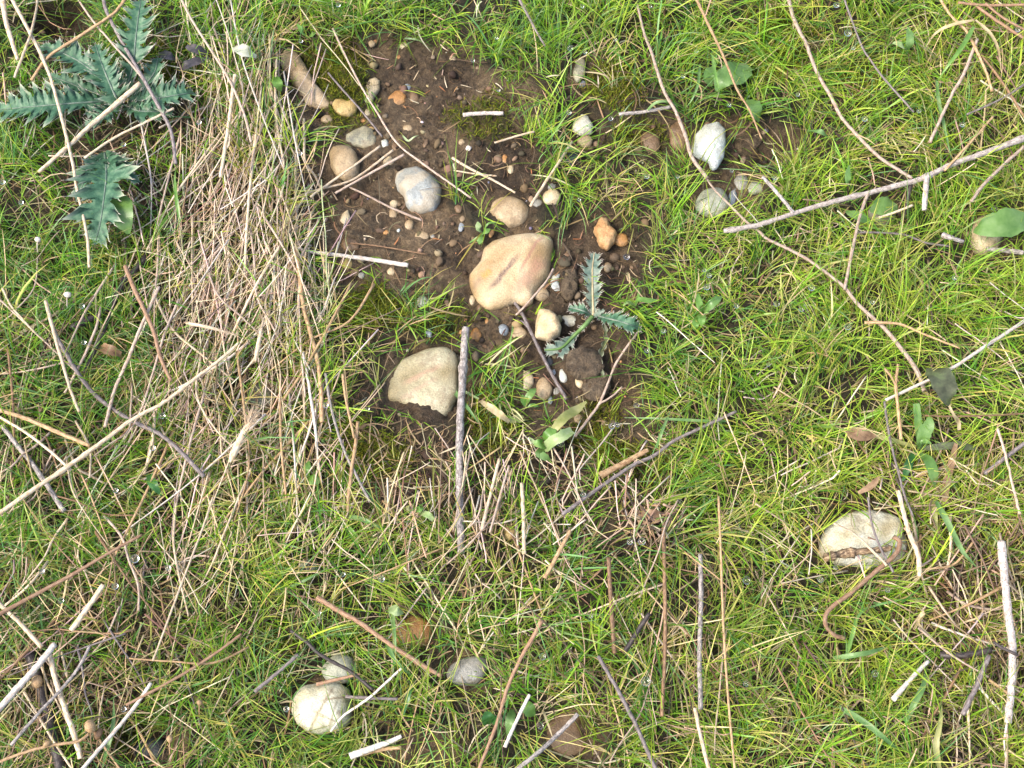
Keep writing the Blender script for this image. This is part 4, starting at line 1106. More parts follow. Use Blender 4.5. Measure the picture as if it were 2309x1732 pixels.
stem('dead_stalk', [(1949, 728), (1992, 727), (2034, 733), (2090, 756), (2165, 785)], 8, 'tan', 'bent tan stalk crossing the curving split stem', 'stem', up=.028, w1=4)
stem('dead_stalk', [(1994, 905), (2006, 985), (2024, 1059), (2038, 1110), (2058, 1165)], 5.5, 'purple', 'thin dark stem running down from the forked orange stem', 'stem', up=.03)
stem('dead_stalk', [(2250, 966), (2268, 1030), (2285, 1100), (2300, 1160)], 6, 'pink', 'brown pink stem near the edge in yellow green grass', 'stem', up=.032)
stem('dead_stalk', [(2330, 985), (2280, 1022), (2220, 1068)], 9, 'purple', 'grey stem slanting in from the edge near the yellow green grass', 'stem', up=.024)
stem('dead_stalk', [(2085, 937), (2150, 939), (2240, 936), (2330, 932)], 4, 'brown', 'thread thin brown stem level across the yellow green grass', 'stem', up=.03)
stem('dead_stalk', [(2309, 330), (2260, 375), (2215, 420), (2190, 455)], 8, 'pink', 'pinkish stem slanting below the thick end of the forked branch', 'stem', up=.03)
stem('dead_stalk', [(2325, 180), (2260, 222), (2180, 258)], 5, 'purple', 'dark thin stem slanting below the red brown stems', 'stem', up=.03)
stem('dead_stalk', [(2240, 262, .03), (2185, 325, .034), (2130, 385, .034)], 5.5, 'tan', 'tan stem leaning over the forked branch', 'stem')
stem('dead_stalk', [(1935, 524), (1990, 525), (2040, 530), (2090, 548), (2140, 555)], 5, 'purple', 'thin bent grey stem below the forked branch', 'stem', up=.026)
stem('straw', [(1981, 492), (2020, 478), (2058, 463)], 6, 'pale', 'short straw under the stub of the forked branch', 'straw', up=.028)
stem('bark_piece', [(2125, 530), (2150, 538), (2172, 546)], 13, 'grey', 'short grey scrap of bark near the dock leaf', 'bark', up=.024, w1=9)
stem('dead_stalk', [(2309, 570), (2265, 565), (2225, 562)], 12, 'grey', 'grey broken stick end under the dock leaf at the edge', 'stem', up=.022)
# far side: the long stalks over the straw
stem('long_stalk', [(-30, 1178), (60, 1115), (150, 1052), (231, 998), (300, 947), (370, 905), (434, 860), (490, 815), (540, 773)], 11, 'pale', 'longest thick pale stalk lying diagonally over the straw', 'stalk', up=.040, w1=7, nodes=3, short='the longest pale stalk')
stem('dead_stalk', [(120, 740), (134, 772), (181, 849), (231, 907), (297, 947), (362, 980), (416, 1027), (460, 1075)], 9, 'purple', 'long purple grey stem passing under the longest pale stalk', 'stem', up=.030, w1=10, short='the purple grey stem')
stem('straw', [(103, 679), (120, 745), (137, 806), (159, 878), (178, 928)], 9, 'pale', 'stout pale stalk crossing the top of the purple grey stem', 'straw', up=.042, w1=6)
stem('red_stalk', [(282, 600), (307, 661), (344, 741), (362, 806), (385, 858)], 10, 'red', 'thick orange brown stem among pale straw', 'stem', up=.04, w1=8, short='the orange brown stem')
stem('long_stalk', [(-20, 918), (60, 945), (134, 976), (203, 1006)], 9, 'tan', 'tan stalk entering from the edge to meet the longest pale stalk', 'stalk', up=.036)
stem('straw', [(-20, 930), (50, 970), (110, 1015), (160, 1060)], 6, 'pale', 'pale straw below the tan stalk at the edge', 'straw', up=.033)
stem('dead_stalk', [(5, 960), (40, 1005), (72, 1045), (110, 1100), (145, 1153)], 10, 'grey', 'thick grey stem below the longest pale stalk', 'stem', up=.022, w1=11)
stem('long_stalk', [(358, 646), (330, 710), (293, 795), (262, 880), (235, 960)], 8, 'pink', 'pinkish stalk leaning from the orange brown stem to the longest pale stalk', 'stalk', up=.036)
stem('dead_stalk', [(278, 625), (245, 720), (215, 790), (190, 840)], 8, 'dark', 'dark dead stem in the shade beside the orange brown stem', 'stem', up=.018)
stem('dead_stalk', [(330, 580), (280, 640), (240, 700), (160, 740)], 17, 'dark', 'broad black rotten stem low in the grass behind the straw', 'stem', up=.012, short='the broad black stem')
stem('long_stalk', [(20, -15), (72, 83), (100, 140), (119, 192), (159, 347), (174, 427), (195, 528), (202, 604)], 9, 'pale', 'very long pale stalk hanging down over the big thistle', 'stalk', up=.045, w1=6.5, nodes=2, short='the very long pale stalk')
stem('thick_straw', [(316, 188), (250, 245), (200, 288), (159, 325), (87, 388)], 13, 'pale', 'thickest straw laid aslant over the middle of the big thistle', 'straw', up=.042, w1=9, nodes=1, short='the thickest straw')
stem('straw', [(4, -10), (14, 50), (26, 90), (40, 135)], 14, 'pale', 'thick whitish straw in the upper corner above the big thistle', 'straw', up=.04, w1=9)
stem('straw', [(288, -10), (262, 25), (231, 48), (180, 80), (110, 130), (70, 180)], 7.5, 'tan', 'tan straw bent above the big thistle', 'straw', up=.044)
stem('straw', [(86, -5), (68, 75), (33, 175)], 6.5, 'pale', 'pale straw crossing the top of the very long pale stalk', 'straw', up=.044)
stem('dead_stalk', [(232, -15), (239, 22), (275, 94), (315, 163), (365, 253), (383, 289), (391, 325), (396, 370)], 9, 'purple', 'purple grey stem bundle edge curving down past the big thistle', 'stem', up=.042, w1=8, short='the curving purple stem')
stem('dead_stalk', [(168, -10), (210, 45), (250, 94), (300, 150), (340, 205), (372, 262)], 5, 'pink', 'thin pink stem joining the curving purple stem', 'stem', up=.043)
stem('straw', [(392, 244), (330, 275), (260, 310), (190, 356)], 5.5, 'pale', 'thin pale straw between the two thistle rosettes', 'straw', up=.042)
stem('long_stalk', [(405, -10), (430, 40), (456, 83), (490, 135), (517, 181), (542, 235), (556, 275), (566, 320)], 6, 'pink', 'thin pinkish stalk arching down to the head of the straw mat', 'stalk', up=.04, short='the arching pinkish stalk')
stem('straw', [(530, 168), (525, 200), (520, 250), (508, 330), (497, 400)], 9, 'pale', 'pale straw standing at the head of the straw mat', 'straw', up=.035)
stem('dead_stalk', [(-30, 1400), (60, 1352), (159, 1298), (240, 1250), (320, 1206)], 10, 'red', 'pinkish brown stem slanting up through dark grass', 'stem', up=.036, w1=6, short='the pinkish brown stem')
stem('long_stalk', [(480, 1120), (455, 1200), (420, 1287), (376, 1407), (345, 1490)], 4.5, 'pale', 'long thin pale stalk slanting below the straw mat', 'stalk', up=.036, short='the long thin pale stalk')
stem('long_stalk', [(180, 1740), (240, 1670), (307, 1591), (340, 1540)], 8, 'white', 'bleached stalk rising from the lower edge beside the dark slate stone', 'stalk', up=.036)
stem('thick_straw', [(-15, 1612), (50, 1540), (90, 1495), (124, 1452)], 14, 'white', 'thick bleached stalk with a cut end in the lower corner', 'stalk', up=.04, w1=13, short='the thick bleached stalk')
stem('straw', [(110, 1470), (125, 1530), (141, 1584), (165, 1650), (182, 1710)], 11, 'pale', 'stout pale straw running down past the thick bleached stalk', 'straw', up=.032)
stem('dead_stalk', [(25, 1680), (90, 1605), (145, 1548), (180, 1500), (203, 1456)], 7, 'grey', 'smooth grey stem crossing the stout pale straw', 'stem', up=.040)
stem('red_stalk', [(285, 1590), (350, 1555), (427, 1512), (490, 1470), (545, 1430)], 6, 'red', 'thin orange stem above the dark slate stone', 'stem', up=.034)
stem('thick_straw', [(233, 1318), (205, 1360), (160, 1422)], 11, 'pale', 'short thick pale straw below the pinkish brown stem', 'straw', up=.036)
stem('dead_stalk', [(66, 1470), (95, 1560), (118, 1650), (140, 1745)], 24, 'dark', 'broad dark brown rotten stem low in the lower corner', 'stem', up=.012)
stem('straw', [(-15, 1350), (40, 1400), (95, 1460)], 9, 'pale', 'pale straw running down to the thick bleached stalk', 'straw', up=.034)
stem('orange_stalk', [(-20, 1725), (60, 1695), (120, 1680), (175, 1672), (200, 1655)], 6, 'tan', 'thin orange stem with a seed head at the lower corner', 'stem', up=.04)
# lower middle and lower far side
stem('dead_stalk', [(1222, 1400), (1200, 1440), (1174, 1485), (1145, 1550), (1120, 1632), (1080, 1735)], 9, 'red', 'long pinkish brown stalk running down to the lower edge', 'stem', up=.034, w1=7, short='the long pinkish brown stalk')
stem('straw', [(1194, 1566), (1165, 1625), (1138, 1685)], 7, 'white', 'pale stem leaning beside the long pinkish brown stalk', 'straw', up=.034)
stem('dead_stalk', [(1303, 1610), (1260, 1655), (1210, 1700), (1160, 1738)], 9, 'grey', 'dark grey stem over the brown stone near the lower edge', 'stem', up=.032)
stem('dead_stalk', [(1349, 1480), (1372, 1520), (1395, 1559), (1435, 1638), (1480, 1738)], 8, 'purple', 'dark grey stem slanting down to the lower edge in green grass', 'stem', up=.034, w1=9, short='the dark grey lower stem')
stem('long_stalk', [(1620, 1120), (1626, 1250), (1630, 1385), (1640, 1550), (1657, 1740)], 5, 'tan', 'very long thin tan stalk running straight down to the lower edge', 'stalk', up=.034, short='the very long thin tan stalk')
stem('dead_stalk', [(1496, 1190), (1499, 1300), (1500, 1421), (1497, 1520), (1492, 1615)], 8, 'brown', 'straight brown stem standing in green grass, tallest of a brown pair', 'stem', up=.026, short='the straight brown stem')
stem('dead_stalk', [(1373, 1258), (1377, 1350), (1386, 1474)], 9, 'brown', 'shorter brown stem beside the straight brown stem', 'stem', up=.026)
stem('dead_stalk', [(1579, 1250), (1581, 1350), (1577, 1480), (1580, 1600)], 10, 'grey', 'split grey brown stem between the straight brown stem and the thin tan stalk', 'stem', up=.024)
stem('dead_stalk', [(1464, 1383), (1440, 1420), (1409, 1470)], 10, 'dark', 'short dark grey stem beside the straight brown stem', 'stem', up=.028)
stem('straw', [(1567, 1596), (1580, 1660), (1600, 1740)], 8, 'pale', 'pale stalk at the lower edge beside the very long thin tan stalk', 'straw', up=.034)
stem('straw', [(1287, 1196), (1258, 1250), (1228, 1304)], 9, 'tan', 'tan straw leaning in the grass below the broken pale stalk', 'straw', up=.026)
stem('straw', [(1177, 1090), (1180, 1160), (1182, 1250)], 8, 'pale', 'upright straw beside the tan green pebble', 'straw', up=.026)
stem('straw', [(1126, 1035), (1112, 1090), (1086, 1195)], 7, 'pale', 'pale straw leaning towards the weathered grey stick', 'straw', up=.026)
stem('straw', [(1148, 1050), (1130, 1110), (1105, 1200)], 5, 'pink', 'thin pinkish straw next to the pale leaning straw by the stick', 'straw', up=.027)
stem('dead_stalk', [(734, 842), (742, 895), (752, 940), (770, 1000), (791, 1048), (835, 1133)], 6, 'grey', 'thin grey stem curving down from the mossy soil edge', 'stem', up=.022)
stem('straw', [(773, 844), (780, 900), (799, 988)], 7, 'tan', 'tan straw beside the mossy roots', 'straw', up=.026, w1=5)
stem('straw', [(807, 952), (802, 1000), (795, 1048), (788, 1100), (784, 1155)], 8, 'tan', 'tan stalk below the mossy roots', 'straw', up=.022)
stem('thick_straw', [(667, 560), (676, 620), (683, 687), (700, 750), (716, 813), (724, 880), (726, 952)], 10, 'tan', 'thick tan stalk at the soil edge of the straw mat', 'straw', up=.022, nodes=2, short='the thick tan stalk')

# ------------------------------------------------------------------ loose straw of the mat: stalks one can follow, each its own object
DIRS = [('above', 0, -1), ('below', 0, 1), ('beside', 1, 0), ('beside', -1, 0)]
USED = {}
def whereabouts(px, py, used=()):
    d = sorted(PLACES, key=lambda q: (q[0] - px) ** 2 + (q[1] - py) ** 2)
    a, b = d[0], d[1]
    dx, dy = px - a[0], py - a[1]
    r = math.hypot(dx, dy)
    w = 'beside'
    if abs(dy) > abs(dx): w = 'above' if dy < 0 else 'below'
    near = 'just ' if r < 70 else ''
    return near, w, a[2], b[2]

def loose(n, cx, cy, sx, sy, ang, sang, lmin, lmax, wmin, wmax, mats, label, group, kinds='straw', up=(.006, .030)):
    for _ in range(n):
        px, py = cx + rng.uniform(-1, 1) * sx, cy + rng.uniform(-1, 1) * sy
        if not (-40 < px < W + 40 and -40 < py < H + 40): continue
        a = R(ang + rng.standard_normal() * sang)
        L = rng.uniform(lmin, lmax)
        m = rng.integers(3, 6)
        a0, pts = a, []
        x, y = px - math.cos(a) * L / 2, py - math.sin(a) * L / 2
        u = rng.uniform(*up)
        for k in range(m):
            pts.append((x, y, max(.006, u + rng.uniform(-.006, .006) - (.008 if k in (0, m - 1) else 0))))
            x += math.cos(a0) * L / (m - 1)
            y += math.sin(a0) * L / (m - 1)
            a0 += R(rng.standard_normal() * 5) + (R(rng.uniform(-35, 35)) if rng.random() < .24 else 0)
        mid = pts[m // 2]
        if float(bare_at(np.array([mid[0]]), np.array([mid[1]]))[0]) > .6 and rng.random() < .75: continue
        w = rng.uniform(wmin, wmax)
        stem('straw', pts, w, str(rng.choice(mats)), label, 'straw', w1=w * rng.uniform(.3, .95), group=group, per=5)
MAT = 'pale dry stalk among the many in the dense straw mat beside the bare soil'
loose(48, 580, 430, 135, 270, 95, 17, 160, 420, 3.2, 7, ['pale', 'white', 'pink', 'pale'], MAT, 'stalks of the straw mat')
loose(50, 570, 860, 160, 330, 97, 18, 160, 430, 3.2, 7, ['pale', 'white', 'pink', 'pale', 'tan'], MAT, 'stalks of the straw mat')
loose(20, 470, 640, 140, 300, 112, 20, 160, 380, 3.2, 7, ['pale', 'pink', 'white'], MAT, 'stalks of the straw mat')
loose(22, 170, 900, 190, 260, 112, 22, 120, 320, 3.2, 7, ['pale', 'pink', 'tan', 'brown'], 'tan or pinkish stalk fallen across the green grass beyond the straw mat', 'stalks fallen beyond the straw mat')
loose(10, 190, 900, 190, 260, 40, 22, 120, 300, 3, 6, ['pale', 'pink', 'brown'], 'tan or pinkish stalk fallen across the green grass beyond the straw mat', 'stalks fallen beyond the straw mat')
loose(28, 220, 1480, 230, 230, 100, 40, 100, 300, 3, 7, ['tan', 'pink', 'pale', 'brown', 'pale', 'purple'], 'brown or tan stalk in the dark lower tangle near the dark slate stone', 'stalks of the lower dark tangle')
loose(22, 2190, 1440, 130, 240, 80, 45, 80, 230, 3, 7, ['tan', 'pink', 'pale', 'brown', 'white'], 'broken tan stalk in the tangle round the thickest pale stalk', 'stalks round the thickest pale stalk')
loose(16, 1150, 1130, 180, 80, 97, 25, 80, 200, 2.6, 4.6, ['pale', 'pink', 'tan'], 'thin dry stalk in the dark thatch round the tan green pebble', 'stalks round the tan green pebble')
loose(12, 1450, 1420, 330, 250, 88, 22, 120, 300, 2.6, 4.6, ['tan', 'pale', 'brown', 'pink'], 'thin dry stalk leaning in the lower green grass', 'stalks in the lower green grass')
loose(8, 780, 1250, 160, 160, 70, 40, 100, 260, 2.6, 4.6, ['tan', 'pale', 'pink'], 'thin dry stalk lying in the grass above the pink brown stick', 'stalks above the pink brown stick')

# thinner straw nobody could count: one mass
def mass(specs, name, label, cat):
    PP, CC, RR = [], [], []
    for n, cx, cy, sx, sy, ang, sang, lmin, lmax, wmin, wmax, pal in specs:
        px, py = cx + rng.uniform(-1, 1, n) * sx * 1.1, cy + rng.uniform(-1, 1, n) * sy * 1.1
        x, y = [], []
        b = bare_at(px, py)
        ok = (rng.random(n) > b * .9)
        px, py = px[ok], py[ok]
        n = len(px)
        a = np.radians(ang + rng.standard_normal(n) * sang)
        L = rng.uniform(lmin, lmax, n) * PX
        q = np.array([at(i, j) for i, j in zip(px, py)])
        K = 8
        P = np.zeros((n, K, 3))
        a2 = -a                                   # photo down = -y
        P[:, 0, :2] = q[:, :2] - np.stack([np.cos(a2), np.sin(a2)], -1) * L[:, None] / 2
        kink = (rng.random((n, K)) < .08) * rng.uniform(-.7, .7, (n, K))
        for k in range(1, K):
            P[:, k, :2] = P[:, k - 1, :2] + np.stack([np.cos(a2), np.sin(a2)], -1) * L[:, None] / (K - 1)
            a2 = a2 + rng.standard_normal(n) * .035 + kink[:, k]
        hz = rng.uniform(.003, .022, n)[:, None] + rng.standard_normal((n, 1)) * .006 * np.linspace(-1, 1, K)[None]
        g = ground_z(P[..., 0], P[..., 1])
        P[..., 2] = np.maximum(g.mean(1, keepdims=True) * .6 + g * .4 + hz, g + .001)
        r = rng.uniform(wmin, wmax, n)[:, None] * PX / 2 * np.linspace(1, .7, K)[None]
        c = pick(*pal, n)
        PP.append(P); RR.append(r); CC.append(c)
    P, r, c = np.concatenate(PP), np.concatenate(RR), np.concatenate(CC)
    k = keep_clear(P, 1.0)
    P, r, c = P[k], r[k], c[k]
    V, F, uv = tubes(P, r, 5)
    o = make_mesh(name, V, F, M_DRY, colors=np.repeat(c, P.shape[1] * 5, 0))
    tag(o, label, cat, kind='stuff')
S1 = ([(.74, .61, .44), (.60, .46, .29), (.46, .33, .19), (.66, .54, .44), (.26, .18, .11)], [3, 3, 2, 2, 1])
S2 = ([(.50, .37, .23), (.34, .23, .135), (.22, .145, .09), (.60, .48, .34), (.11, .08, .06)], [3, 3, 2, 2, 1.5])
mass([(260, 590, 420, 160, 310, 95, 20, 100, 380, 1.6, 3.8, S1), (300, 580, 900, 180, 350, 98, 22, 100, 380, 1.6, 3.8, S1), (60, 450, 700, 160, 330, 112, 22, 120, 360, 1.8, 4.2, S1),
      (90, 180, 900, 220, 300, 108, 32, 90, 300, 1.8, 4.2, S2), (150, 220, 1480, 250, 260, 98, 42, 80, 300, 1.8, 4.2, S2), (150, 2190, 1420, 150, 300, 85, 55, 60, 220, 1.8, 4.2, S2),
      (60, 2120, 1180, 170, 120, 95, 50, 60, 200, 2.6, 5, S2), (90, 1150, 1130, 260, 100, 95, 30, 60, 200, 2.2, 4.5, S1), (120, 1300, 1430, 600, 300, 88, 32, 80, 300, 2.2, 4.5, S2),
      (50, 2230, 180, 120, 190, 60, 45, 80, 260, 2.4, 5, S2), (35, 200, 250, 220, 250, 70, 40, 80, 260, 2.4, 5, S1), (60, 1900, 1180, 140, 110, 95, 40, 50, 180, 2.4, 5, S1),
      (60, 1480, 1180, 60, 40, 80, 60, 30, 90, 2.4, 6, S2), (50, 1900, 700, 350, 350, 70, 50, 60, 220, 2.2, 4, S1), (50, 1000, 1300, 250, 150, 95, 40, 60, 220, 2.2, 4.5, S1)],
     'straw_mat', 'countless thin dry stalks tangled in the straw mat and between the grass', 'straw')

# ------------------------------------------------------------------ leaves
def leaf_geo(pts, widths, fold=.25, curl=0.0, teeth=0, depth=.5, sweep=.35, wave=0.0, n=28, cross=3, mid=None, spine=None, seed=0, base_up=0):
    """A leaf along pts (world). widths: profile list along it (m). teeth > 0 gives that many lobes a side."""
    rg = np.random.default_rng(seed + 5)
    if teeth: n = teeth * 6 + 1
    C = spline(pts, 12)
    s = np.concatenate([[0], np.cumsum(np.linalg.norm(np.diff(C, axis=0), axis=1))])
    t = np.linspace(0, 1, n)
    P = np.stack([np.interp(t * s[-1], s, C[:, k]) for k in range(3)], -1)
    D = np.gradient(P, axis=0)
    D /= np.linalg.norm(D, axis=1, keepdims=True)
    S = np.cross(D, [0, 0, 1.0])
    S /= np.linalg.norm(S, axis=1, keepdims=True) + 1e-9
    N = np.cross(S, D)
    w = np.interp(t, np.linspace(0, 1, len(widths)), widths) / 2
    rows, cols, alph = [], [], []
    V, A = [], []
    for side in (-1, 1):
        sh = 0 if side < 0 else .5
        if teeth:
            ph = (t * teeth + sh * .6) % 1
            prof = np.where(ph < .62, (ph / .62) ** 1.3, ((1 - ph) / .38) ** .8)
            ww = w * (1 - depth + depth * prof)
            lobe = prof
        else:
            ww, lobe = w * (1 + .05 * rg.standard_normal(n)), np.zeros(n)
        for c in range(1, cross + 1):
            f = c / cross
            z = fold * f * ww - curl * (f ** 2) * ww + (wave * w * np.sin(t * teeth * 2 * math.pi + side) * f ** 2 if teeth else wave * w * np.sin(t * 14 + 2 * side) * f ** 2)
            z = z + lobe * f ** 3 * w * .35 * (1 if teeth else 0)
            V.append(P + S * (side * f * ww)[:, None] + N * z[:, None] + D * (sweep * ww * f * lobe)[:, None])
            A.append(f ** 6 * lobe ** 2 if spine is not None else np.zeros(n))
    m = len(V)
    V = np.concatenate([P[None]] + [v[None] for v in V])        # rows: centre, left 1..c, right 1..c
    A = np.concatenate([np.zeros((1, n))] + [a[None] for a in A])
    def idx_(r, i): return r * n + i
    F = []
    i = np.arange(n - 1)
    for side in (0, 1):
        prev = 0
        for c in range(cross):
            r = 1 + side * cross + c
            q = np.stack([idx_(prev, i), idx_(r, i), idx_(r, i + 1), idx_(prev, i + 1)], -1)
            F.append(q if side else q[:, ::-1])
            prev = r
    colr = np.zeros((V.shape[0] * n, 4), np.float32)
    if spine is not None: colr[:, :3] = spine
    colr[:, 3] = A.reshape(-1)
    return V.reshape(-1, 3), np.concatenate(F), colr, P, N, w

def make_leaf(name, pts, widths, mat, parent=None, midrib=None, rib_w=.0011, **kw):
    q = [lie(p[0], p[1], p[2] if len(p) > 2 else None) for p in pts]
    V, F, C, P, N, w = leaf_geo(q, [a * PX for a in widths], **kw)
    o = make_mesh(name, V, F, LEAF[mat], parent, colors=C, origin=np.array(q[0][:]))
    if midrib:
        r = np.linspace(rib_w, rib_w * .3, len(P))
        V, F, uv = tubes((P + N * rib_w * .35)[None], r[None], 6)
        make_mesh('midrib', V, F, LEAF[midrib], o, uv=uv, origin=np.array(q[0][:]), colors=np.zeros((len(V), 4)))
    return o

def plant(name, px, py, label, cat, short=None, group=None):
    e = empty(name, lie(px, py, 0.0), label, cat, group)
    if short: PLACES.append((px, py, short))
    return e

SPINE = (.50, .50, .36)
KEY_T = np.array([0.0, .16, .26, .34, .52, .60, .72, .80, .92])
KEY_W = np.array([.34, .62, .86, .66, 1.18, .80, .88, .60, .40])
def thistle_leaf(pts, widths, mat, parent, lobes, seed, midrib='dusty', rib_w=.0012, depth=1.0, wave=.55, spines=True):
    rg = np.random.default_rng(seed)
    q = [lie(p[0], p[1], p[2] if len(p) > 2 else None) for p in pts]
    C = spline(q, 12)
    s = np.concatenate([[0], np.cumsum(np.linalg.norm(np.diff(C, axis=0), axis=1))])
    t = np.concatenate([(k + KEY_T) / lobes for k in range(lobes)] + [[1.0]])
    n = len(t)
    P = np.stack([np.interp(t * s[-1], s, C[:, k]) for k in range(3)], -1)
    D = np.gradient(P, axis=0)
    D /= np.linalg.norm(D, axis=1, keepdims=True) + 1e-9
    S = np.cross(D, [0, 0, 1.0])
    S /= np.linalg.norm(S, axis=1, keepdims=True) + 1e-9
    N = np.cross(S, D)
    w = np.interp(t, np.linspace(0, 1, len(widths)), widths) * PX / 2
    rows, al, sp = [P], [np.zeros(n)], []
    peak = np.tile(np.array([0, 0, 1, 0, 1, 0, 1, 0, 0]), lobes)
    peak = np.concatenate([peak, [1]])
    CR = 4
    for side in (-1, 1):
        big = np.repeat(rg.uniform(.72, 1.22, lobes), len(KEY_T))
        lift = np.repeat(rg.uniform(-.15, .8, lobes), len(KEY_T))
        big, lift = np.append(big, 1), np.append(lift, .2)
        prof = np.append(np.tile(KEY_W, lobes), .1)
        prof = 1 - depth * (1 - prof)
        ww = w * prof * big * (1 + .06 * rg.standard_normal(n))
        up_ = np.append(np.tile(np.array([-.30, .0, .3, .1, .75, .15, .1, -.1, -.30]), lobes), 0)
        for c in range(1, CR + 1):
            f = c / CR
            z = w * (.22 * f + wave * up_ * lift * f ** 1.6)
            v = P + S * (side * f * ww)[:, None] + N * z[:, None] + D * (.38 * ww * f ** 1.5 * (prof > .7))[:, None]
            rows.append(v)
            al.append((f ** 8) * peak * .85)
        tip = rows[-1]
        inner = rows[-2]
        for i in np.nonzero(peak)[0]:
            d = tip[i] - inner[i]
            L = np.linalg.norm(d)
            if L > 1e-6: sp.append((tip[i] - d * .15, tip[i] + d / L * (.09 * w.max() + .0007) * rg.uniform(.8, 1.4) + np.array([0, 0, .0006])))
    V = np.stack(rows)
    A = np.stack(al)
    F, i = [], np.arange(n - 1)
    for side in (0, 1):
        prev = 0
        for c in range(CR):
            r = 1 + side * CR + c
            f = np.stack([prev * n + i, r * n + i, r * n + i + 1, prev * n + i + 1], -1)
            F.append(f if side else f[:, ::-1])
            prev = r
    colr = np.zeros((V.shape[0] * n, 4), np.float32)
    colr[:, :3] = SPINE
    colr[:, 3] = A.reshape(-1)
    o = make_mesh('leaf', V.reshape(-1, 3), np.concatenate(F), LEAF[mat], parent, colors=colr, origin=np.array(q[0][:]))
    if spines and sp:
        B = np.array(sp)
        Pm = np.stack([B[:, 0], (B[:, 0] + B[:, 1]) / 2, B[:, 1]], 1)
        SV, SF, uv = tubes(Pm, np.tile(np.array([[.0004, .0002, .00005]]), (len(Pm), 1)), 4)
        make_mesh('spines', SV, SF, STALK['white'], o, uv=uv, origin=np.array(q[0][:]))
    if midrib:
        r = np.linspace(rib_w, rib_w * .3, n)
        RV, RF, uv = tubes((P + N * rib_w * .3)[None], r[None], 6)
        make_mesh('midrib', RV, RF, LEAF[midrib], o, uv=uv, origin=np.array(q[0][:]), colors=np.zeros((len(RV), 4)))
    return o
THL = dict(fold=.30, depth=.55, sweep=.55, wave=.55, cross=4, spine=SPINE)
# big thistle
t1 = plant('thistle', 272, 228, 'larger spiny blue green thistle with many leaves under fallen stalks', 'thistle', 'the big thistle')
for pts, wds, nt_, sd in [
    ([(258, 228, .020), (190, 232, .034), (110, 238, .038), (30, 245, .030), (-12, 248, .02)], [26, 60, 86, 92, 60, 10], 8, 1),
    ([(262, 212, .022), (230, 180, .036), (180, 140, .04), (120, 112, .034), (90, 105, .026)], [22, 46, 66, 60, 44, 8], 6, 2),
    ([(285, 205, .022), (300, 150, .036), (306, 90, .042), (312, 40, .040), (318, 0, .034)], [22, 52, 72, 70, 56, 12], 7, 3),
    ([(292, 228, .022), (330, 226, .034), (380, 218, .038), (420, 212, .034), (442, 212, .026)], [24, 54, 78, 74, 50, 8], 7, 4),
    ([(280, 240, .024), (262, 220, .040), (244, 180, .046), (228, 140, .044), (215, 100, .036)], [20, 50, 64, 60, 40, 8], 7, 5),
    ([(268, 236, .022), (250, 250, .032), (225, 268, .034), (190, 285, .028)], [20, 40, 52, 40, 8], 5, 6),
    ([(285, 238, .022), (310, 250, .032), (350, 252, .034), (392, 250, .028)], [20, 44, 54, 42, 8], 5, 7),
    ([(276, 222, .026), (262, 200, .036), (268, 178, .038), (262, 150, .036)], [16, 30, 38, 30, 6], 5, 8),
    ([(300, 222, .020), (330, 190, .028), (350, 160, .030), (356, 130, .022)], [18, 40, 46, 36, 8], 5, 9),
    ([(250, 222, .018), (200, 205, .024), (150, 185, .026), (108, 170, .018)], [18, 40, 50, 40, 8], 5, 10)]:
    thistle_leaf(pts, [1.25 * a for a in wds], 'thistle', t1, nt_, sd)
t2 = plant('thistle', 236, 345, 'smaller thistle with one broad jagged leaf pointing down', 'thistle', 'the broad jagged thistle leaf')
for pts, wds, nt_, sd in [
    ([(236, 345, .018), (240, 395, .036), (234, 450, .042), (226, 505, .038), (214, 552, .028)], [40, 92, 122, 118, 84, 12], 6, 11),
    ([(238, 350, .016), (215, 372, .028), (190, 410, .03), (172, 455, .024)], [24, 48, 58, 44, 8], 4, 12),
    ([(240, 350, .016), (268, 378, .028), (296, 400, .03), (318, 412, .024)], [20, 40, 46, 36, 6], 4, 13)]:
    thistle_leaf(pts, [1.2 * a for a in wds], 'thistle', t2, nt_, sd, wave=.7)
make_leaf('leaf', [(255, 440, .03), (272, 470, .040), (280, 500, .038), (290, 528, .028)], [20, 52, 56, 40, 8], 'dock', t2, fold=.2, n=20, seed=3)
# small thistle on the soil
t3 = plant('thistle', 1334, 706, 'small dusty thistle with narrow toothed leaves growing on bare soil', 'thistle', 'the small thistle')
ls = dict(fold=.25, depth=.62, sweep=.45, wave=.35, cross=4, spine=SPINE)
thistle_leaf([(1338, 712, .006), (1337, 680, .014), (1336, 640, .020), (1336, 605, .022), (1340, 570, .018)], [1.1 * a for a in [10, 26, 40, 42, 42, 34, 14]], 'dusty', t3, 8, 21, midrib='strawleaf', depth=.85, wave=.3)
thistle_leaf([(1345, 712, .006), (1368, 718, .018), (1400, 726, .022), (1425, 734, .020), (1444, 740, .014)], [1.1 * a for a in [10, 32, 40, 40, 34, 10]], 'thistle', t3, 7, 22, midrib='dusty', depth=.85, wave=.3)
thistle_leaf([(1330, 710, .006), (1316, 702, .014), (1300, 697, .016), (1282, 694, .012)], [1.1 * a for a in [8, 24, 30, 26, 8]], 'thistle', t3, 6, 23, midrib='dusty', depth=.85, wave=.3)
thistle_leaf([(1335, 716, .006), (1318, 735, .014), (1292, 760, .010), (1265, 785, .007), (1228, 790, .005)], [1.1 * a for a in [10, 12, 14, 40, 48, 16]], 'dusty', t3, 6, 24, midrib='dock', rib_w=.0024, depth=.85, wave=.3)
make_leaf('leaf', [(1338, 715, .006), (1352, 706, .014), (1364, 700, .014)], [8, 16, 18, 6], 'dusty', t3, teeth=4, seed=25, **ls)
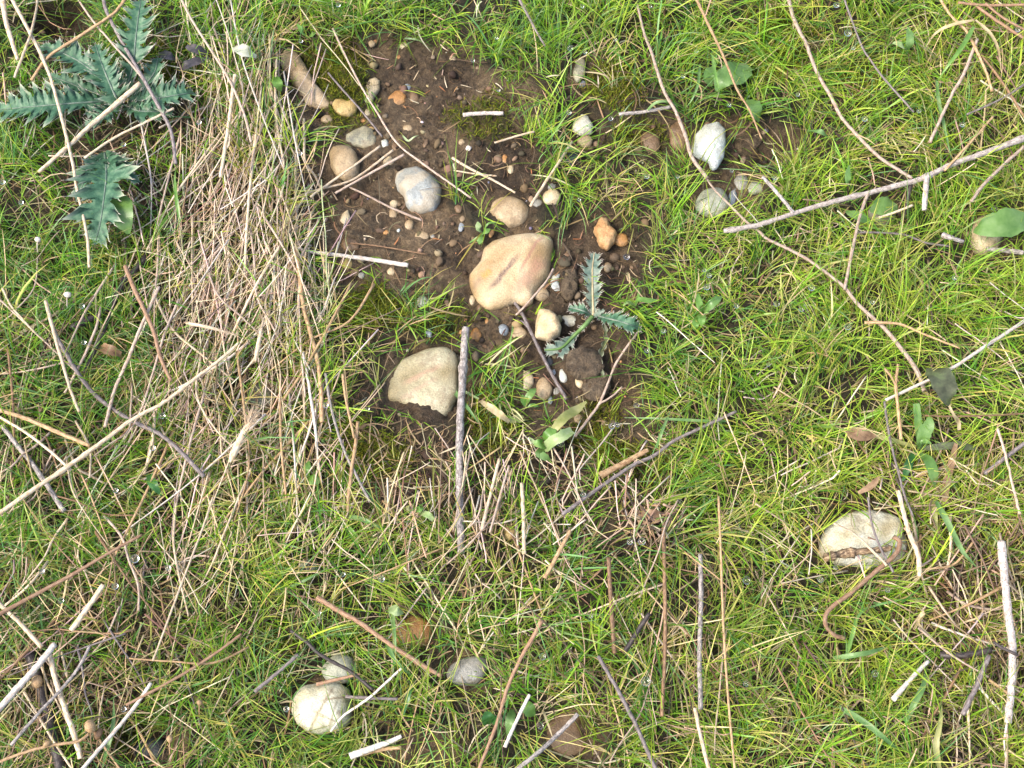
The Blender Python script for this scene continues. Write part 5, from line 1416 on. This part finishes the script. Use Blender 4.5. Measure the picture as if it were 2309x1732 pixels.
make_leaf('leaf', [(1362, 728, .006), (1366, 765, .006), (1352, 810, .006), (1360, 850, .005)], [12, 14, 16, 14, 8], 'withered', t3, teeth=6, seed=26, **ls)
t3['label'] = 'small dusty thistle with narrow toothed leaves growing on bare soil'

def simple_leaves(name, px, py, label, cat, specs, short=None):
    e = plant(name, px, py, label, cat, short)
    for k, s in enumerate(specs):
        pts, wds, mat = s[:3]
        make_leaf('leaf', pts, wds, mat, e, seed=int(px) + k, fold=s[3] if len(s) > 3 else .22, n=18, wave=.12, curl=.1)
    return e
simple_leaves('seedling', 1582, 705, 'bright green seedling with five oval leaves in yellow green grass', 'seedling', [
    ([(1582, 705, .020), (1578, 690, .032), (1575, 672, .032), (1573, 662, .030)], [5, 15, 17, 12, 2], 'fresh'),
    ([(1584, 703, .020), (1600, 690, .032), (1615, 677, .034), (1628, 668, .030)], [5, 15, 21, 16, 3], 'dock'),
    ([(1580, 708, .020), (1583, 718, .030), (1582, 728, .030), (1580, 736, .026)], [6, 18, 20, 15, 3], 'fresh'),
    ([(1578, 712, .020), (1570, 725, .026), (1568, 737, .026), (1569, 748, .02)], [6, 14, 17, 13, 3], 'fresh'),
    ([(1586, 706, .020), (1594, 702, .028), (1600, 702, .026)], [5, 10, 11, 3], 'fresh')], 'the five leaved seedling')
simple_leaves('seedling', 1086, 522, 'tiny seedling with round pale green leaves between two tan stones', 'seedling', [
    ([(1086, 524, .004), (1080, 514, .012), (1077, 500, .013)], [3, 9, 15, 14, 3], 'cut', .05),
    ([(1088, 524, .004), (1094, 521, .012), (1105, 516, .013)], [3, 9, 15, 14, 3], 'fresh', .05),
    ([(1086, 528, .004), (1083, 536, .010), (1081, 551, .010)], [3, 10, 16, 15, 3], 'fresh', .05),
    ([(1088, 530, .004), (1100, 505, .012), (1120, 502, .012)], [2, 4, 5, 2], 'fresh'),
    ([(1085, 530, .004), (1070, 540, .008), (1058, 548, .006)], [2, 4, 5, 2], 'fresh')], 'the round leaved seedling')
simple_leaves('weed', 1232, 992, 'half wilted weed with a yellow leaf and a pale folded leaf', 'weed', [
    ([(1236, 1000, .008), (1250, 968, .020), (1275, 940, .026), (1300, 924, .022), (1322, 906, .014)], [8, 15, 22, 22, 20, 5], 'yellow'),
    ([(1226, 1016, .008), (1248, 996, .024), (1268, 984, .028), (1290, 972, .026)], [12, 24, 26, 24, 18], 'cut', .55),
    ([(1226, 1000, .008), (1234, 986, .020), (1244, 972, .022), (1250, 962, .018)], [8, 22, 26, 20, 4], 'fresh'),
    ([(1232, 1005, .008), (1218, 1000, .018), (1204, 1000, .016)], [8, 24, 26, 10], 'fresh'),
    ([(1228, 1014, .010), (1215, 1022, .016), (1230, 1032, .016), (1244, 1044, .010)], [8, 16, 18, 14, 4], 'dock'),
    ([(1222, 1010, .008), (1205, 998, .012), (1192, 986, .008)], [6, 9, 9, 3], 'cut')], 'the half wilted weed')
simple_leaves('weed', 1186, 905, 'small yellow green weed beside the pale two lobed pebble', 'weed', [
    ([(1184, 915, .006), (1190, 898, .016), (1200, 884, .018), (1208, 876, .014)], [5, 13, 17, 14, 4], 'fresh'),
    ([(1186, 918, .006), (1180, 905, .012), (1178, 890, .012)], [4, 10, 11, 3], 'fresh'),
    ([(1190, 918, .006), (1200, 914, .010), (1214, 916, .008)], [4, 8, 9, 3], 'fresh')], 'the small yellow green weed')
simple_leaves('dead_leaf', 1148, 942, 'folded yellow dead blade beside the half wilted weed', 'leaf', [
    ([(1085, 905, .012), (1110, 922, .018), (1132, 938, .020), (1148, 952, .014)], [8, 15, 18, 15, 8], 'strawleaf'),
    ([(1148, 952, .014), (1160, 946, .016), (1182, 943, .012)], [10, 19, 20, 14], 'yellow')])
simple_leaves('dock', 2246, 512, 'broad bright dock leaf spread over a tan stone at the edge', 'dock', [
    ([(2330, 500, .02), (2290, 500, .034), (2250, 508, .038), (2215, 515, .034), (2196, 520, .026)], [30, 62, 72, 60, 10], 'dock')], 'the broad dock leaf')
simple_leaves('dock', 1982, 478, 'spotted green leaf under the forked branch', 'dock', [
    ([(2024, 468, .014), (1995, 466, .02), (1962, 476, .018)], [14, 46, 50, 10], 'dock'),
    ([(1908, 476, .014), (1935, 488, .022), (1968, 505, .018)], [8, 24, 22, 4], 'dock')], 'the spotted green leaf')
simple_leaves('dock', 1650, 170, 'broad pale green leaf behind the tall golden grass stem', 'dock', [
    ([(1690, 150, .012), (1660, 165, .024), (1630, 180, .024), (1615, 205, .016)], [18, 62, 68, 50, 8], 'dock'),
    ([(1602, 195, .010), (1600, 170, .02), (1608, 150, .016)], [10, 30, 28, 6], 'dock')], 'the broad pale leaf')
simple_leaves('dock', 1700, 250, 'rounded green leaf at the lower end of the tall golden grass stem', 'dock', [
    ([(1690, 225, .014), (1702, 245, .024), (1712, 272, .018)], [14, 38, 40, 26, 4], 'dock')])
simple_leaves('weed', 2024, 98, 'single pale spoon shaped leaf on a green stalk', 'weed', [
    ([(2046, 115, .02), (2034, 102, .034), (2014, 96, .034)], [5, 16, 19, 8], 'cut'),
    ([(2048, 60, .03), (2052, 90, .036), (2044, 122, .02)], [4, 18, 20, 5], 'dock')], 'the pale spoon shaped leaf')
simple_leaves('weed', 1846, 300, 'pale pointed leaf in the grass beside the arched twig', 'weed', [
    ([(1870, 312, .02), (1850, 297, .03), (1822, 294, .024)], [4, 13, 12, 2], 'blue')])
simple_leaves('weed', 1911, 405, 'short upright leaf above the middle of the forked branch', 'weed', [
    ([(1918, 425, .016), (1912, 405, .03), (1914, 372, .026)], [6, 15, 14, 2], 'dock')])
simple_leaves('withered_leaf', 2125, 870, 'large withered dark leaf with a pale midrib beside the whitish stalk', 'leaf', [
    ([(2097, 830, .034), (2120, 850, .044), (2136, 890, .044), (2140, 915, .034)], [16, 54, 58, 40, 8], 'withered'),
    ([(2136, 905, .034), (2150, 935, .034), (2161, 950, .03), (2163, 970, .026)], [4, 6, 9, 8], 'strawleaf'),
    ([(2156, 1000, .020), (2146, 1040, .022), (2134, 1090, .018), (2130, 1130, .014)], [8, 15, 17, 14], 'brown')], 'the withered dark leaf')
simple_leaves('rosette', 2070, 1010, 'rosette weed of narrow green leaves in brown grass', 'weed', [
    ([(2072, 1012, .012), (2082, 985, .03), (2092, 955, .036), (2086, 950, .034)], [6, 22, 32, 24], 'dock'),
    ([(2074, 1010, .012), (2084, 995, .028), (2100, 1000, .03)], [5, 12, 14, 4], 'dock'),
    ([(2070, 1004, .012), (2071, 965, .03), (2066, 910, .034)], [6, 14, 18, 14], 'dock'),
    ([(2068, 1020, .012), (2095, 1040, .028), (2106, 1075, .026), (2108, 1098, .018)], [6, 18, 26, 20, 4], 'dock'),
    ([(2064, 1016, .012), (2050, 1045, .022), (2036, 1085, .016)], [6, 16, 18, 4], 'deep'),
    ([(2066, 1008, .012), (2010, 992, .022), (1950, 975, .016)], [8, 10, 12, 12], 'yellow'),
    ([(2074, 1012, .012), (2150, 1005, .018), (2205, 1012, .012)], [8, 16, 20, 8], 'withered')], 'the rosette weed')
simple_leaves('dead_leaf', 1940, 978, 'curled brown dead leaf in the grass near the rosette weed', 'leaf', [
    ([(1912, 968, .022), (1935, 980, .03), (1975, 982, .024)], [14, 30, 26, 8], 'brown')], 'the curled brown leaf')
simple_leaves('dead_leaf', 1962, 1096, 'rust coloured leaf scrap beside the rosette weed', 'leaf', [
    ([(1935, 1112, .026), (1965, 1095, .028), (1984, 1074, .026)], [6, 13, 14, 4], 'brown')])
simple_leaves('weed', 1102, 1620, 'low round leaved weed near the brown stone at the lower edge', 'weed', [
    ([(1105, 1632, .014), (1100, 1618, .026), (1096, 1604, .022)], [8, 28, 28, 6], 'deep'),
    ([(1110, 1630, .014), (1122, 1622, .022), (1130, 1612, .018)], [6, 16, 16, 4], 'deep')])
simple_leaves('weed', 1192, 1600, 'bright green spoon leaf beside the pale leaning stem', 'weed', [
    ([(1180, 1585, .016), (1190, 1597, .028), (1206, 1612, .022)], [8, 26, 28, 6], 'fresh'),
    ([(1156, 1600, .012), (1150, 1625, .028), (1145, 1660, .02)], [6, 18, 18, 4], 'dock')], 'the bright spoon leaf')
simple_leaves('weed', 940, 1148, 'little weed with a yellow and a green leaf beside the weathered grey stick', 'weed', [
    ([(930, 1150, .012), (922, 1146, .022), (916, 1142, .018)], [5, 14, 14, 3], 'yellow'),
    ([(936, 1150, .012), (946, 1148, .022), (954, 1142, .018)], [5, 14, 14, 3], 'fresh'),
    ([(945, 1155, .012), (962, 1160, .022), (978, 1172, .018)], [4, 13, 15, 10], 'cut')], 'the little yellow and green weed')
simple_leaves('weed', 896, 1380, 'pale green leaf standing above the buried orange brown stone', 'weed', [
    ([(880, 1368, .02), (892, 1378, .034), (910, 1382, .028)], [8, 22, 20, 4], 'cut')])
simple_leaves('weed', 700, 1075, 'round pale green leaves low in grass at the end of the straw mat', 'weed', [
    ([(690, 1080, .010), (705, 1082, .02), (726, 1084, .016)], [6, 22, 24, 8], 'fresh'),
    ([(688, 1078, .010), (692, 1060, .02), (696, 1040, .016)], [6, 16, 18, 4], 'fresh'),
    ([(684, 1040, .010), (676, 1036, .016), (664, 1030, .012)], [5, 18, 18, 5], 'cut')], 'the round pale leaves')
simple_leaves('weed', 677, 65, 'bright oval leaf pair in grass above the long knobbly stone', 'weed', [
    ([(690, 82, .016), (682, 70, .03), (670, 54, .026)], [5, 15, 15, 3], 'fresh'),
    ([(692, 84, .016), (704, 78, .026), (712, 72, .022)], [5, 12, 12, 3], 'fresh')], 'the bright oval leaf pair')
simple_leaves('weed', 627, 190, 'green leaf over dry grass beside the long knobbly stone', 'weed', [
    ([(618, 172, .016), (626, 188, .026), (634, 206, .02)], [8, 24, 24, 5], 'fresh')])
simple_leaves('weed', 350, 1095, 'long smooth green leaf in dark grass below the longest pale stalk', 'weed', [
    ([(332, 1068, .012), (346, 1092, .024), (364, 1118, .018)], [6, 19, 19, 3], 'deep')])
simple_leaves('weed', 1395, 676, 'young plant with pale strap leaves near the small thistle', 'weed', [
    ([(1432, 690, .006), (1440, 676, .018), (1462, 678, .02), (1486, 678, .016)], [4, 8, 13, 12, 4], 'fresh'),
    ([(1432, 690, .006), (1416, 682, .016), (1405, 690, .014)], [4, 8, 8, 2], 'cut'),
    ([(1432, 690, .006), (1440, 664, .018), (1438, 650, .014)], [4, 6, 6, 2], 'fresh')])
simple_leaves('dead_leaf', 390, 130, 'pair of black shrivelled leaves near the big thistle', 'leaf', [
    ([(358, 120, .016), (380, 126, .024), (398, 136, .018)], [8, 24, 22, 6], 'black'),
    ([(402, 160, .016), (425, 145, .024), (470, 130, .020)], [8, 26, 22, 8], 'black')], 'the black shrivelled leaves')
simple_leaves('dead_leaf', 448, 112, 'black ragged leaf just above the shrivelled pair', 'leaf', [
    ([(420, 104, .020), (445, 112, .026), (470, 122, .02)], [10, 26, 24, 8], 'black')])
simple_leaves('weed', 556, 116, 'whitish woolly leaf at the head of the straw mat', 'weed', [
    ([(530, 106, .022), (550, 114, .032), (578, 128, .024)], [12, 34, 32, 10], 'fluffy')], 'the whitish woolly leaf')
simple_leaves('dead_leaf', 252, 792, 'small curled orange leaf in the dark grass under the stalks', 'leaf', [
    ([(226, 785, .016), (246, 790, .026), (272, 800, .020)], [10, 24, 24, 12], 'brown', .7)], 'the curled orange leaf')
simple_leaves('dead_leaf', 1470, 1165, 'heap of brown scraps of rotten leaf in the lower grass', 'leaf', [
    ([(1440, 1160, .014), (1470, 1158, .02), (1505, 1170, .016)], [8, 18, 18, 5], 'brown'),
    ([(1450, 1178, .014), (1480, 1172, .018), (1500, 1155, .016)], [6, 14, 14, 4], 'brown')])

# broad single grass blades one can pick out
def blade(pts, w, mat, label, short=None):
    pts = [(a, b, c - .009 if c > .014 else c) for a, b, c in pts]
    w = w * .72
    o = make_leaf('grass_leaf', pts, [w * .6, w, w, w * .85, w * .5, 1], mat, seed=int(pts[0][0]), fold=.3, n=22, cross=2)
    tag(o, label, 'grass blade')
    if short: PLACES.append((pts[1][0], pts[1][1], short))
blade([(2110, 1130, .03), (2140, 1185, .040), (2168, 1240, .042), (2186, 1262, .038), (2206, 1284, .03)], 19, 'blue', 'broad bent bright green blade beside the flat whitish stone', 'the broad bent green blade')
blade([(2104, 1120, .02), (2106, 1160, .028), (2114, 1205, .022)], 22, 'yellow', 'broad yellow brown blade beside the bent bright green one')
blade([(1892, 1594, .026), (1950, 1630, .036), (2000, 1670, .034), (2034, 1700, .022)], 17, 'blue', 'long grey green blade sloping to the lower edge', 'the long grey green blade')
blade([(2042, 1628, .022), (2062, 1585, .034), (2082, 1545, .034), (2088, 1500, .026)], 17, 'blue', 'upright grey green blade with a brown tip near the pale broken stalk')
blade([(1880, 1484, .022), (1925, 1478, .034), (1965, 1470, .036), (2008, 1456, .030)], 15, 'blue', 'pale blue green blade below the curled red brown stem', 'the pale blue green blade')
blade([(2118, 1735, .018), (2110, 1680, .03), (2120, 1630, .032), (2124, 1590, .026)], 18, 'yellow', 'yellowish broad blade at the lower edge near the thickest pale stalk')
blade([(1908, 1480, .02), (1925, 1420, .034), (1935, 1390, .034), (1958, 1368, .028)], 12, 'fresh', 'fresh green blade standing beside the curled red brown stem')
blade([(884, 1368, .024), (888, 1420, .036), (890, 1470, .036), (886, 1520, .026)], 12, 'blue', 'long grey green blade crossing the pink brown stick', 'the long crossing blade')
blade([(870, 1438, .03), (884, 1478, .036), (905, 1505, .036), (932, 1526, .028)], 13, 'blue', 'bent pale blade beside the long blade crossing the pink brown stick')
blade([(936, 1530, .018), (922, 1565, .028), (908, 1620, .02)], 15, 'deep', 'deep green blade below the pink brown stick')
blade([(1010, 862, .010), (1030, 890, .020), (1058, 925, .022), (1084, 962, .016)], 14, 'blue', 'pale green blade lying against the weathered grey stick', 'the pale blade by the stick')
blade([(1080, 900, .008), (1040, 880, .018), (1008, 872, .02), (960, 892, .016)], 9, 'cut', 'yellow green blade crossing the weathered grey stick')
blade([(1455, 250, .02), (1480, 232, .034), (1510, 230, .036), (1530, 240, .028)], 11, 'blue', 'curled grey green blade over the short pale brown twig', 'the curled grey green blade')
blade([(1606, 125, .034), (1612, 165, .044), (1620, 200, .042), (1624, 222, .03)], 11, 'fresh', 'drooping green leaf folded off the tall golden grass stem')
blade([(1578, 145, .024), (1574, 190, .032), (1560, 225, .03), (1545, 245, .02)], 10, 'blue', 'grey green blade hanging beside the tall golden grass stem')
blade([(2196, 60, .044), (2170, 105, .050), (2140, 145, .048), (2115, 180, .036)], 16, 'fresh', 'broad green blade bent down across the orange brown stem', 'the broad bent upper blade')
blade([(2112, 182, .028), (2116, 225, .034), (2130, 290, .034), (2145, 360, .026)], 13, 'blue', 'long blue green blade hanging towards the forked branch')
blade([(2196, 45, .046), (2150, 55, .048), (2110, 75, .042), (2085, 110, .03)], 12, 'strawleaf', 'dry straw coloured blade arching above the straight bare twig')
blade([(2200, 45, .046), (2232, 75, .046), (2250, 110, .04), (2258, 165, .03)], 12, 'strawleaf', 'dry golden blade drooping past the red brown stems')
blade([(1640, 950, .02), (1560, 948, .026), (1480, 944, .026), (1408, 942, .018)], 9, 'blue', 'flat grey green blade lying level above the long dark slanting stem', 'the flat level blade')
blade([(1480, 1010, .02), (1490, 980, .03), (1500, 955, .03), (1512, 925, .022)], 10, 'blue', 'upright pale blade beside the long dark slanting stem')
blade([(640, 1330, .018), (690, 1308, .03), (740, 1280, .026)], 9, 'blue', 'grey green blade above the pink brown stick')
blade([(786, 1166, .018), (812, 1170, .028), (840, 1182, .03), (868, 1196, .024)], 15, 'blue', 'wide blue green blade in the grass above the pink brown stick', 'the wide blue green blade')
blade([(780, 1182, .018), (796, 1200, .026), (815, 1222, .02)], 11, 'fresh', 'small forked green blade under the wide blue green blade')
blade([(2060, 1420, .022), (2085, 1380, .034), (2070, 1405, .034), (2110, 1445, .026)], 11, 'strawleaf', 'dry cream blade near the thick black twig')
blade([(1060, 1002, .010), (1090, 990, .02), (1115, 985, .018)], 5, 'fresh', 'short green blade beside the weathered grey stick')
blade([(908, 306, .004), (920, 318, .008), (934, 309, .010), (944, 305, .008)], 8, 'cut', 'short lone pale green blade lying on the open soil', 'the lone green blade')
blade([(234, 1716, .018), (245, 1680, .03), (256, 1630, .032), (256, 1575, .024)], 12, 'blue', 'broad grey green blade beside the bleached stalk at the lower edge')
blade([(405, 500, .03), (398, 450, .036), (394, 410, .036), (396, 380, .03)], 11, 'fresh', 'broad green blade caught among the straw below the curving purple stem')

# ------------------------------------------------------------------ seed heads
def awned_ear(pts, w, label, short, awns=70, alen=22):
    q = [lie(*p) for p in pts]
    P = spline(q, 8)
    e = empty('barley_ear', q[0], label, 'seed head')
    r = np.interp(np.linspace(0, 1, len(P)), [0, .15, .6, 1], [.35, 1, .85, .2]) * w * PX / 2
    V, F, uv = tubes(P[None], r[None], 8)
    make_mesh('ear', V, F, STALK['pale'], e, uv=uv, origin=np.array(q[0][:]))
    T = np.array(P[-1] - P[0]); T /= np.linalg.norm(T)
    n = awns
    t = rng.random(n)
    b = np.stack([np.interp(t, np.linspace(0, 1, len(P)), P[:, k]) for k in range(3)], -1)
    d = T[None] + rng.standard_normal((n, 3)) * .38
    d[:, 2] = np.abs(d[:, 2]) * .6
    d /= np.linalg.norm(d, axis=1, keepdims=True)
    K = 4
    A = b[:, None] + d[:, None] * (np.linspace(0, 1, K)[None, :, None] * rng.uniform(.6, 1.2, n)[:, None, None] * alen * PX)
    V, F, uv = tubes(A, np.linspace(.00032, .00012, K)[None].repeat(n, 0), 3)
    make_mesh('awns', V, F, STALK['pale'], e, uv=uv, origin=np.array(q[0][:]))
    PLACES.append((pts[1][0], pts[1][1], short))
awned_ear([(518, 1042, .034), (535, 1005, .040), (556, 965, .040), (568, 948, .036)], 17, 'feathery pale barley ear lying over the straw mat', 'the feathery barley ear', 130, 40)
awned_ear([(574, 812, .036), (584, 770, .042), (595, 715, .038)], 11, 'slim closed grass ear among the straw stalks', 'the slim grass ear', 60, 16)
awned_ear([(418, 728, .040), (470, 738, .044), (534, 756, .038)], 9, 'pale level grass ear across the straw mat', 'the level grass ear', 50, 14)

def bud(px, py, w, h, mat, label, up=.034, rot=0):
    p = lie(px, py, up)
    e = empty('seed_head', p, label, 'seed head')
    v = ico_v.copy()
    v[:, 0] *= w * PX / 2
    v[:, 1] *= h * PX / 2
    v[:, 2] *= min(w, h) * PX / 2
    v = v * (1 + .18 * np.sin(ico_v[:, [1, 2, 0]] * 9))
    a = R(rot)
    v = np.stack([v[:, 0] * math.cos(a) - v[:, 1] * math.sin(a), v[:, 0] * math.sin(a) + v[:, 1] * math.cos(a), v[:, 2]], -1) + np.array(p[:])
    make_mesh('head', v, ico_f, STALK[mat], e, origin=np.array(p[:]), uv=np.abs(ico_v[:, :2]))
    d = spot(px + 14 * math.sin(a), py + h * 1.6 + 10, up * .55)
    P = spline([p, (Vector(p) + d) / 2 + Vector((0, 0, .001)), d], 4)
    V, F, uv = tubes(P[None], np.full((1, len(P)), .0006), 5)
    make_mesh('stalk', V, F, STALK[mat], e, origin=np.array(p[:]), uv=uv)
bud(152, 664, 17, 13, 'white', 'tiny whitish seed head between the pale stalks', .044)
bud(85, 540, 14, 12, 'white', 'small pale seed head below the broad jagged thistle leaf', .044)
bud(83, 1537, 22, 26, 'tan', 'orange round seed head behind the thick bleached stalk', .03)
bud(203, 1638, 22, 28, 'tan', 'orange oval seed head beside the bleached lower stalk', .036, 20)
bud(222, 1655, 15, 24, 'brown', 'brown seed head paired with the orange oval one', .03, -20)
bud(383, 1666, 12, 16, 'tan', 'small orange seed head over the dark slate stone', .036)
bud(106, 1677, 17, 11, 'tan', 'little tan seed head at the corner of the lower tangle', .042, 30)
bud(450, 1584, 12, 12, 'tan', 'tiny tan seed head in the grass above the dark slate stone', .034)

# ------------------------------------------------------------------ dew drops
m, n_, l_, bs = mat_new('dew water')
bs.inputs['Base Color'].default_value = (1, 1, 1, 1)
bs.inputs['Roughness'].default_value = 0.0
bs.inputs['IOR'].default_value = 1.33
bs.inputs['Transmission Weight'].default_value = 1.0
M_DEW = m
bm = bmesh.new()
bmesh.ops.create_icosphere(bm, subdivisions=3, radius=1)
for v in bm.verts:
    if v.co.z < 0: v.co.z *= .8
for f in bm.faces: f.smooth = True
dew_me = bpy.data.meshes.new('dew_drop')
bm.to_mesh(dew_me)
bm.free()
dew_me.materials.append(M_DEW)
DEW = [(448, 275, 11), (278, 325, 10), (47, 456, 10), (166, 130, 9), (5, 410, 11), (762, 11, 10), (717, 107, 10), (677, 89, 9), (676, 345, 9), (1066, 136, 9), (1119, 85, 8), (1124, 201, 8), (1285, 108, 12), (1319, 118, 9),
       (1313, 14, 9), (1467, 14, 7), (1388, 89, 8), (1540, 172, 9), (1283, 250, 10), (1377, 267, 10), (1644, 237, 9), (1570, 115, 8), (1458, 398, 11), (1528, 398, 8), (1306, 450, 8), (1650, 385, 7), (1413, 579, 13), (1886, 11, 13),
       (1912, 74, 16), (1924, 108, 9), (1799, 213, 9), (2170, 281, 11), (1747, 401, 10), (1950, 268, 12), (2242, 470, 12), (2072, 250, 9), (2295, 67, 11), (1594, 647, 13), (1599, 621, 10), (1588, 609, 8), (1661, 690, 10), (1435, 914, 11),
       (1496, 746, 10), (1458, 791, 9), (1379, 961, 12), (1392, 958, 9), (1265, 1001, 14), (1315, 1115, 10), (1830, 649, 13), (1807, 697, 11), (1912, 737, 13), (1751, 685, 12), (1968, 681, 9), (2152, 627, 9), (1733, 822, 8), (184, 690, 11),
       (188, 772, 10), (365, 938, 12), (344, 1010, 11), (260, 1106, 10), (734, 914, 11), (829, 922, 8), (304, 1260, 16), (378, 1280, 10), (259, 1322, 12), (137, 1354, 11), (94, 1288, 10), (278, 1599, 10), (773, 1295, 9), (860, 1306, 12),
       (645, 1599, 10), (719, 1383, 8), (1420, 1222, 11), (1447, 1221, 14), (1332, 1390, 8), (1223, 1481, 12), (1456, 1537, 17), (1684, 1309, 15), (1219, 1637, 12), (1682, 1542, 10), (1850, 1307, 11), (2002, 1331, 9), (1884, 1280, 9), (1973, 1519, 12), (1837, 1374, 9)]
SEEN = {}
for k, (px, py, d) in enumerate(DEW):
    p = lie(px, py, None)
    p = lie(px, py, (p.z - float(ground_z(p.x, p.y))) + .012)
    o = bpy.data.objects.new('dew_drop', dew_me)
    col.objects.link(o)
    o.location = p
    r = d * PX / 2 * 1.12
    o.scale = (r, r, r)
    near, w_, a, b = whereabouts(px, py)
    size = 'large' if d >= 13 else 'tiny' if d <= 8 else 'clear'
    for lab in (f'{size} dew drop on the grass {near}{w_} {a}', f'{size} dew drop {near}{w_} {a}, towards {b}', f'{size} round dew drop {near}{w_} {a}, facing {b}'):
        if lab not in SEEN and len(lab.replace(',', '').split()) <= 16: break
    SEEN[lab] = 1
    tag(o, lab, 'dew drop', 'dew drops on the grass')
